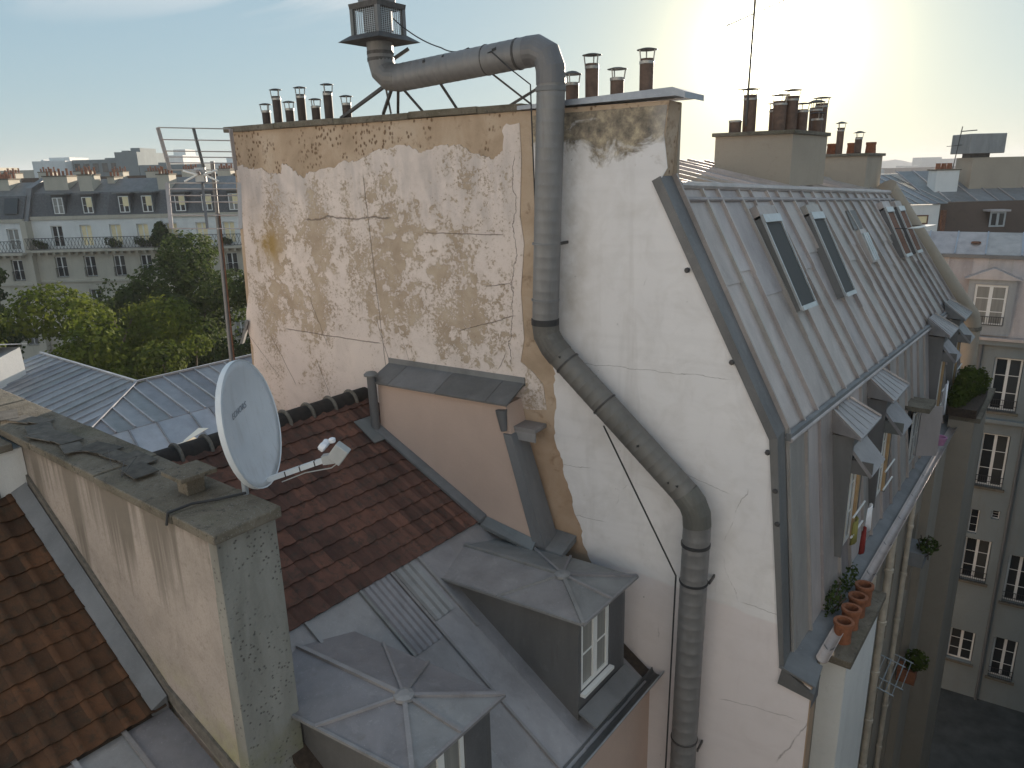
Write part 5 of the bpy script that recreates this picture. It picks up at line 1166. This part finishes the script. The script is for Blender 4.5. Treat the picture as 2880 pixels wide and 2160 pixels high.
panels(o2, FB(19.4, 44, 20.3), FB(22.2, 44, 20.3), FB(19.4, 37.9, 18.95), FB(22.2, 37.9, 18.95), 6, 'zinc_green'); seams(o2, FB(19.4, 44, 20.3), FB(22.2, 44, 20.3), FB(19.4, 37.9, 18.95), FB(22.2, 37.9, 18.95), 6, 'zinc', w=.05, h=.05)
o = block('far_chimney', 'beige far chimney mass carrying a big square metal vent box', 24.75, 34, 40.5, 42, 18.8, 21.15, 'chimney_render'); o['category'] = 'chimney'
o = thing('vent_box', 'big square grey metal vent box on the far right chimney', 'vent', FB(25.3, 41, 21.15))
MB().box((24.35, 40.3, 21.35), (26.25, 42.0, 22.35), FB).build('box', 'zinc_a', o, bevel=.03); MB().box((24.8, 40.8, 21.15), (25.8, 41.6, 21.35), FB).build('neck', 'steel', o)
o = stack('chimney_stack', 'small white tapering chimney with orange pots on the far right roof', [tuple(FB(s, d, 0)[:2]) for s, d in ((22.75, 40.2), (23.95, 40.2), (23.95, 41.0), (22.75, 41.0))], 18.6, 20.6, mat='white_wall_far')
for k in range(3):
    q = FB(23.0 + k * .3, 40.6, 20.6); t = MB().lathe(q, [(.14, 0), (.12, .25), (.13, .3), (.08, .3)], 12).build('chimney_pot', 'terracotta', None, smooth=True)
    tag(t, ('left', 'middle', 'right')[k] + ' orange pot on the small white far chimney', 'chimney pot', 'pots on the white far chimney')
o = thing('roof_aerial', 'thin television aerial beside the square vent box', 'antenna', FB(24.0, 41, 20.3))
MB().tube([FB(24.0, 41, 20.3), FB(24.25, 41, 22.75)], .025, 6).build('mast', 'steel', o); MB().tube([FB(23.55, 41, 21.75), FB(24.75, 41, 21.85)], .018, 6).build('boom', 'steel', o); MB().tube([FB(24.2, 41, 22.5), FB(25.05, 41, 22.55)], .03, 6).build('yagi', 'steel', o)
o = thing('parasol', 'white parasol open on a roof terrace beyond the zinc roof', 'parasol', FB(16.95, 32.5, 17.2))
MB().lathe(FB(16.85, 32.5, 18.05), [(.72, 0), (.70, .02), (.02, .22)], 6).build('canopy', 'white_cloth', o); MB().tube([FB(16.85, 32.5, 17.0), FB(16.85, 32.5, 18.2)], .025, 8).build('pole', 'alu', o)

# ================================================================== LEFT: the boulevard block
def haussmann(name, label, s0, s1, d, bays, zbal, wallmat, with_plants=True, dz=0.0, win=(.95, 1.75)):
    o = thing(name, label, 'building', FB((s0 + s1) / 2, d + 5, 0))
    F = FB; holes = []; fl = [(zbal + .12, zbal + .12 + win[1])] + [(zbal - 2.35 - 2.75 * k, zbal - 2.35 - 2.75 * k + 1.72) for k in range(5)]
    for (c0, c1) in fl:
        for b in bays: holes.append((b, b + win[0], c0, c1))
    top = zbal + 2.35
    m = MB().wall(F, s0, s1, zbal - .25, top, [h for h in holes if h[2] > zbal - .2], .25, b=d, thick=.4); m.build('upper_wall', 'white_wall_far', o)
    m = MB().wall(F, s0, s1, 0, zbal - .25, [h for h in holes if h[2] < zbal - .3], .25, b=d - .25, thick=.5); m.build('stone_wall', wallmat, o)
    for i, h in enumerate(holes):
        up = h[2] > zbal - .2; bb = d + .2 if up else d - .05
        window(o, F, h[0] + .02, h[1] - .02, h[2] + .02, h[3] - .02, bb, 'white_paint', 'glass' if (not up or i % 7 == 0) else 'cream_blind', 2, .06)
        if not up:
            g_ = MB()
            for k in range(9): x = h[0] + win[0] * k / 8; g_.bar(F(x, d - .33, h[2]), F(x, d - .33, h[2] + .75), .025)
            g_.bar(F(h[0], d - .33, h[2] + .75), F(h[1], d - .33, h[2] + .75), .04); g_.build('guard_rail', 'black', o)
    MB().box((s0, d - .95, zbal - .22), (s1, d - .25, zbal - .04), F).build('balcony_slab', wallmat, o)
    g_ = MB(); s = s0
    for c in (.05, .92): g_.bar(F(s0, d - .88, zbal + c), F(s1, d - .88, zbal + c), .045)
    while s < s1 - .2:
        g_.bar(F(s, d - .88, zbal + .05), F(s + .28, d - .88, zbal + .92), .022); g_.bar(F(s + .28, d - .88, zbal + .05), F(s, d - .88, zbal + .92), .022); s += .28
    g_.build('balcony_railing', 'steel', o)
    s = s0 + .2
    while s < s1: MB().box((s, d - .8, zbal - .45), (s + .16, d - .24, zbal - .225), F).build('corbel', wallmat, o); s += .62
    MB().box((s0, d - .40, zbal - 2.75), (s1, d - .25, zbal - 2.6), F).build('string_course', wallmat, o)
    # mansard
    MB().box((s0, d - .12, top), (s1, d + .5, top + .28), F).build('cornice', wallmat, o)
    ns = max(3, int((s1 - s0) / 2.2))
    panels(o, F(s0, d + 1.0, top + 2.1), F(s1, d + 1.0, top + 2.1), F(s0, d + .05, top + .29), F(s1, d + .05, top + .29), ns, 'slate', 'slate_slope'); panels(o, F(s0, d + 3.4, top + 3.15), F(s1, d + 3.4, top + 3.15), F(s0, d + 1.0, top + 2.1), F(s1, d + 1.0, top + 2.1), ns, 'zinc_dark')
    MB().box((s0, d + .6, 0), (s1, d + 10, top + .2), F).build('core', wallmat, o)
    MB().slab([F(s0, d + 3.4, top + 3.13), F(s1, d + 3.4, top + 3.13), F(s1, d + 9, top + 1.5), F(s0, d + 9, top + 1.5)], (0, 0, -.1)).build('rear_slope', 'zinc_dark', o)
    return o, top
bays = [-37.85, -35.45, -33.0, -30.75, -28.35, -25.85, -23.6, -21.2]
Lf, top = haussmann('boulevard_building', 'long pale boulevard building with slate mansard and iron balcony beyond the trees', -39.6, -19.5, 62, bays, 15.7, 'cream_wall_far')
for s in (-37.3, -34.9, -31.9, -30.0, -27.3, -25.1, -22.9):
    MB().box((s - .1, 62.1, top + .35), (s + .92, 63.0, top + 1.95), FB).build('dormer_body', 'slate', Lf)
    w_ = window(Lf, FB, s, s + .82, top + .45, top + 1.75, 62.095, 'white_paint', 'glass', 2, .06)
    if s > -36: MB().box((s + .35, 62.03, top + .95), (s + .8, 62.055, top + 1.7), FB).build('blind', 'cream_blind', Lf)
    MB().box((s - .35, 61.85, top + 1.96), (s + 1.17, 63.4, top + 2.08), FB).build('dormer_roof', 'zinc_dark', Lf)
def far_stack(s0, s1, d0, d1, z0, z1, label, n):
    o = thing('far_chimney', label, 'chimney', FB((s0 + s1) / 2, d0, z0), 'chimneys on the boulevard roofs'); MB().box((s0, d0, z0), (s1, d1, z1), FB).build('body', 'cream_wall_far', o)
    MB().box((s0 - .06, d0 - .06, z1), (s1 + .06, d1 + .06, z1 + .1), FB).build('cap', 'concrete', o)
    k = max(1, int(n)); 
    for i in range(k):
        for j in range(2): MB().lathe(FB(s0 + (i + .5) * (s1 - s0) / k, d0 + (d1 - d0) * (.3 + .4 * j), z1 + .1), [(.1, 0), (.085, .3), (.1, .36 + .2 * ((i + j) % 2)), (.07, .36 + .2 * ((i + j) % 2))], 8).build('pot', 'pot_brown', o, smooth=True)
far_stack(-38.6, -36.6, 63.5, 65.0, 19.5, 21.45, 'left cream chimney with clay pots on the boulevard roof', 6)
far_stack(-35.5, -34.4, 63.2, 64.6, 19.6, 21.5, 'tapering white chimney between the boulevard dormers', 3)
far_stack(-29.0, -28.0, 63.2, 64.6, 19.6, 21.4, 'chimney with brown pots behind the grid aerial', 4)
far_stack(-33.8, -33.2, 64.5, 66, 20, 21.3, 'short chimney right of the tapering white one', 2)
Lg, top2 = haussmann('corner_building', 'boulevard building at the left edge with a skylight in its roof', -62, -39.65, 61.5, [-60, -57.4, -54.8, -52.2, -49.6, -47, -44.2, -41.2], 15.55, 'cream_wall_far')
MB().box((-39.80, 61.2, 10), (-39.35, 63.2, 18.0), FB).build('party_pier', 'cream_wall_far', Lg)
MB().hexa([FB(-39.8, 61.6, 18), FB(-39.3, 61.6, 18), FB(-39.3, 65.6, 18), FB(-39.8, 65.6, 18)], [FB(-39.8, 62.9, 20.6), FB(-39.3, 62.9, 20.6), FB(-39.3, 65.6, 21.5), FB(-39.8, 65.6, 21.5)]).build('fire_wall', 'zinc_dark', Lg)
MB().hexa([FB(-41.2, 61.75, top2 + .7), FB(-40.1, 61.75, top2 + .7), FB(-40.1, 62.25, top2 + 1.9), FB(-41.2, 62.25, top2 + 1.9)], [FB(-41.2, 61.62, top2 + .72), FB(-40.1, 61.62, top2 + .72), FB(-40.1, 62.12, top2 + 1.95), FB(-41.2, 62.12, top2 + 1.95)]).build('skylight', 'glass', Lg)
far_stack(-43.5, -41.5, 63.5, 65, 19.5, 21.3, 'leftmost chimney with a row of pots on the boulevard', 7)
# balcony plants
for i, (s, r, l) in enumerate(((-38.6, .42, 'dark balcony bush at the left end of the iron balcony'), (-32.6, .48, 'balcony bush in front of the third cream blind'), (-30.2, .46, 'balcony bush in front of the fourth cream blind'), (-23.4, .4, 'balcony bush near the gable wall'))):
    bush('balcony_bush', l, [(FB(s, 61.4, 16.1), (r * .9, r * .6, r * .8)), (FB(s + r, 61.4, 16.0), (r * .7, r * .5, r * .6)), (FB(s - r * .8, 61.4, 16.25), (r * .5, r * .5, r * .7))], 520, .17, 20 + i, 'leaf_dark', group='bushes on the boulevard balcony')
bush('balcony_palm', 'large spiky dark palm standing on the boulevard balcony', [(FB(-28.5, 61.3, 16.9), (.55, .5, .9)), (FB(-28.0, 61.3, 16.2), (.9, .6, .6)), (FB(-27.2, 61.3, 16.0), (.6, .6, .4)), (FB(-29.0, 61.3, 16.3), (.4, .4, .6))], 1700, .34, 31, 'leaf_dark')

# skyline behind the boulevard
def sky_block(name, label, s0, s1, d, z1, mat, wins=0, extra=()):
    o = thing(name, label, 'building', FB((s0 + s1) / 2, d, 0)); MB().box((s0, d, 0), (s1, d + 12, z1), FB).build('wall', mat, o)
    for (a, b, z) in extra: MB().box((a, d + 2, z1), (b, d + 8, z), FB).build('roof_block', mat, o)
    for k in range(wins):
        w_ = (s1 - s0) / wins; MB().box((s0 + w_ * (k + .2), d - .06, z1 - 2.1), (s0 + w_ * (k + .8), d - .02, z1 - .6), FB).build('window', 'glass', o)
    return o
sky_block('skyline_building', 'white windowless block on the left skyline', -80.3, -74.7, 130, 24.5, 'white_wall_far', 0, ((-78.5, -75, 25.1), (-79.9, -79.5, 24.8)))
sky_block('skyline_building', 'grey block with a strip of windows on the skyline', -74.6, -66.8, 132, 24.6, 'courtyard_render', 5, ((-70, -68, 24.9),))
sky_block('skyline_building', 'stepped grey tower block with rooftop tank on the skyline', -66.7, -62.9, 131, 25.7, 'courtyard_render', 0, ((-66.4, -65.4, 26.0), (-64.8, -63.2, 26.4)))
sky_block('skyline_building', 'long low grey block right of the stepped tower', -62.8, -52, 131, 23.5, 'courtyard_render', 0, ((-60.4, -58.8, 23.9),))
sky_block('skyline_building', 'pale slim tower on the skyline behind the grid aerial', -84, -80, 190, 26.8, 'white_wall_far', 0, ((-83, -80, 28.2),))
sky_block('skyline_building', 'flat roofed white block behind the grid aerial panels', -46, -38, 120, 23.3, 'white_wall_far', 0, ((-44.5, -42.5, 24.1),))
sky_block('skyline_building', 'low tan roofline at the far left edge', -100, -80.5, 135, 23.2, 'cream_wall_far', 0, ((-97, -95, 24.2), (-92, -91, 23.8)))
sky_block('skyline_building', 'dark roof band along the left horizon', -75, -25, 95, 21.6, 'brown_wall', 0)
rn = random.Random(12)
for i in range(8):
    s = -62 + i * 4.4; far_stack(s, s + 1.6, 94, 95.5, 21, 22.0 + rn.uniform(0, .3), ['leftmost', 'second', 'third', 'fourth', 'fifth', 'sixth', 'seventh', 'rightmost'][i] + ' of the small far chimneys lined along the left skyline', 5)
for i, (s0, s1, z, l) in enumerate(((470, 500, 17, 'hazy low far block left of the vent box'), (505, 530, 26, 'hazy far slab block on the right horizon'), (540, 640, 24, 'long hazy far block on the right horizon'), (600, 700, 20, 'hazy far block at the right edge of the horizon'))):
    o = thing('horizon_building', l, 'building', FB(s0, 900, 0)); MB().box((s0, 900 + 30 * i, 0), (s1, 920 + 30 * i, z), FB).build('wall', 'courtyard_render', o)
# ground-level town mass between here and the horizon keeps the far ground from showing
for i, (s0, s1, d, z) in enumerate(((-140, 20, 150, 19.5), (-300, 60, 260, 19), (40, 220, 120, 17.2), (60, 420, 260, 17.5), (120, 800, 520, 17.5), (-700, 120, 500, 19))):
    o = thing('distant_roofs', ['distant row of roofs behind the left skyline', 'far row of roofs along the left horizon', 'distant row of roofs at the right', 'farther row of roofs at the right', 'hazy farthest row of roofs at the right', 'hazy farthest row of roofs at the left'][i], 'building', FB((s0 + s1) / 2, d, 0))
    r_ = random.Random(40 + i); s = s0
    while s < s1:
        w_ = r_.uniform(8, 20) * (1 + d / 400); zz = z + r_.uniform(-1.6, .6)
        MB().hexa([FB(s, d, 0), FB(s + w_, d, 0), FB(s + w_, d + 14, 0), FB(s, d + 14, 0)], [FB(s, d + 4, zz), FB(s + w_, d + 4, zz), FB(s + w_, d + 10, zz), FB(s, d + 10, zz)]).build('roof', r_.choice(('zinc_dark', 'slate', 'brown_wall', 'courtyard_render')), o); s += w_ + .5

# ================================================================== TREES along the boulevard
def tree(label, s, d, ztop, rx, h, mat, seed, n, size=.26):
    rn = random.Random(seed); base = FB(s, d, 0); o = thing('boulevard_tree', label, 'tree', base, 'trees along the boulevard')
    zc = ztop - h * .5; trunk_top = ztop - h * .75
    MB().tube([base, base + Vector((rn.uniform(-.3, .3), rn.uniform(-.3, .3), trunk_top * .6)), base + Vector((rn.uniform(-.4, .4), rn.uniform(-.4, .4), trunk_top + h * .3))], [.34, .27, .14], 10).build('trunk', 'bark', o, smooth=True)
    blobs = []
    for k in range(30):
        a = rn.uniform(0, 6.283); e = rn.uniform(-.85, 1.0); q = math.sqrt(max(0, 1 - e * e)) * rn.uniform(.45, 1.15)
        c = base + Vector((math.cos(a) * rx * q * .78, math.sin(a) * rx * q * .78, zc + e * h * .42)); rr = rn.choice((.13, .17, .2, .26, .34)) * rx
        blobs.append((c, (rr, rr, rr * rn.uniform(.65, .9))))
    for k in range(9):
        c = blobs[k * 2][0]; MB().tube([base + Vector((0, 0, trunk_top * rn.uniform(.8, 1.05))), lerp(base + Vector((0, 0, trunk_top + 1)), c, .5) + Vector((0, 0, .2)), c], [.12, .07, .03], 6).build('limb', 'bark', o)
    blobs.append((base + Vector((0, 0, zc - h * .05)), (rx * .42, rx * .42, h * .26)))
    leaf_cloud(blobs, n, size, seed).build('crown', mat, o, recalc=False)
tree('bright yellow-green tree in front at the left, rounded crown', -19.8, 33, 17.4, 5.2, 11.5, 'leaf_bright', 1, 34000, .22)
tree('bright green tree at the left edge beside the rounded one', -25.4, 33, 16.3, 4.8, 11, 'leaf_bright', 2, 28000, .22)
tree('tall dark tree beside the antenna mast in front of the stone facade', -19.4, 44, 17.8, 5.0, 12.5, 'leaf_dark', 3, 22000, .25)
tree('dark tree between the bright one and the tall dark one', -22.0, 41, 15.6, 3.2, 9, 'leaf_dark', 4, 13000, .24)
tree('dull green tree low behind the zinc wing, right of the bright crown', -14.4, 31, 15.0, 4.2, 10, 'leaf_mid', 5, 20000, .22)
tree('dark tree cut by the left edge in front of the stone facade', -32.8, 46, 17.1, 2.8, 11, 'leaf_dark', 6, 11000, .25)
tree('sparse tree with thin foliage before the stone storeys', -26.5, 50, 15.8, 3.4, 10, 'leaf_mid', 7, 4200, .24)
tree('low dark tree hidden behind the antenna mast', -14.5, 40, 16.2, 4.2, 11, 'leaf_dark', 8, 16000, .25)
tree('dark tree filling the gap behind the two bright crowns', -25.0, 44, 14.6, 4.0, 10, 'leaf_dark', 9, 14000, .25)

# ================================================================== unseen houses added behind the viewer to bounce sunlight onto the shaded walls
M['sunny_stone'] = stucco('sunlit_limestone', (.66, .66, .645), amt=.10)
FO = Fr((0, -15, 0), (-1, 0, 0), (0, -1, 0), (0, 0, 1))
for i, (s0, s1, zt) in enumerate(((-34, -17, 25.0), (-16.95, -1, 27.0), (-.95, 15, 26.0), (15.05, 32, 25.5))):
    o = thing('street_house', ['cream stone house furthest right across the street behind the viewer', 'tall cream stone house across the street, right of the viewer', 'cream stone house directly behind the viewer', 'cream stone house across the street, left of the viewer'][i], 'building', FO((s0 + s1) / 2, 5, 0), 'houses across the street')
    hs = [(s0 + 1.2 + k * 2.6, s0 + 2.2 + k * 2.6, zt - 2.6 - f * 3.1, zt - .7 - f * 3.1) for k in range(6) for f in range(7) if s0 + 2.4 + k * 2.6 < s1]
    MB().wall(FO, s0, s1, 0, zt, hs, .25, thick=9).build('wall', 'sunny_stone', o)
    for h in hs: MB().box((h[0], .2, h[2]), (h[1], .24, h[3]), FO).build('window', 'glass', o)
    MB().box((s0, -.3, zt), (s1, 9, zt + .3), FO).build('cornice', 'sunny_stone', o)
    MB().hexa([FO(s0, .2, zt + .3), FO(s1, .2, zt + .3), FO(s1, 9, zt + .3), FO(s0, 9, zt + .3)], [FO(s0, 1.6, zt + 3), FO(s1, 1.6, zt + 3), FO(s1, 7.6, zt + 3), FO(s0, 7.6, zt + 3)]).build('roof', 'zinc_dark', o)

# unseen wing added right of the view to keep the courtyard dark
FE = Fr((7.5, 0, 0), (0, 1, 0), (1, 0, 0), (0, 0, 1))
o = thing('courtyard_wing', 'plain grey rendered wing closing the right side of the courtyard', 'building', FE(17, 4, 0))
hs = [(4 + k * 2.6, 5 + k * 2.6, 1.2 + f * 3, 3 + f * 3) for k in range(10) for f in range(5)]
MB().wall(FE, 2, 31, 0, 16.5, hs, .25, thick=8).build('wall', 'courtyard_render', o)
for h in hs: MB().box((h[0], .2, h[2]), (h[1], .24, h[3]), FE).build('window', 'glass', o)
MB().hexa([FE(2, -.1, 16.5), FE(31, -.1, 16.5), FE(31, 8, 16.5), FE(2, 8, 16.5)], [FE(2, 1.0, 18.6), FE(31, 1.0, 18.6), FE(31, 7, 18.6), FE(2, 7, 18.6)]).build('roof', 'zinc_dark', o)

# ================================================================== evening haze
hz = MB().box((-2600, -2600, -1.0), (2600, 2600, 45.0)).build('haze', 'glass', None)
hzm = bpy.data.materials.new('haze_air'); hzm.use_nodes = True; hzm.node_tree.nodes.clear()
ho = hzm.node_tree.nodes.new('ShaderNodeOutputMaterial'); hv = hzm.node_tree.nodes.new('ShaderNodeVolumePrincipled')
hv.inputs['Color'].default_value = (.93, .95, 1.0, 1); hv.inputs['Density'].default_value = 0.0004; hv.inputs['Anisotropy'].default_value = .0
hzm.node_tree.links.new(hv.outputs[0], ho.inputs['Volume']); hz.data.materials.clear(); hz.data.materials.append(hzm)
tag(hz, 'thin warm evening haze filling the air over the roofs', None, kind='stuff')
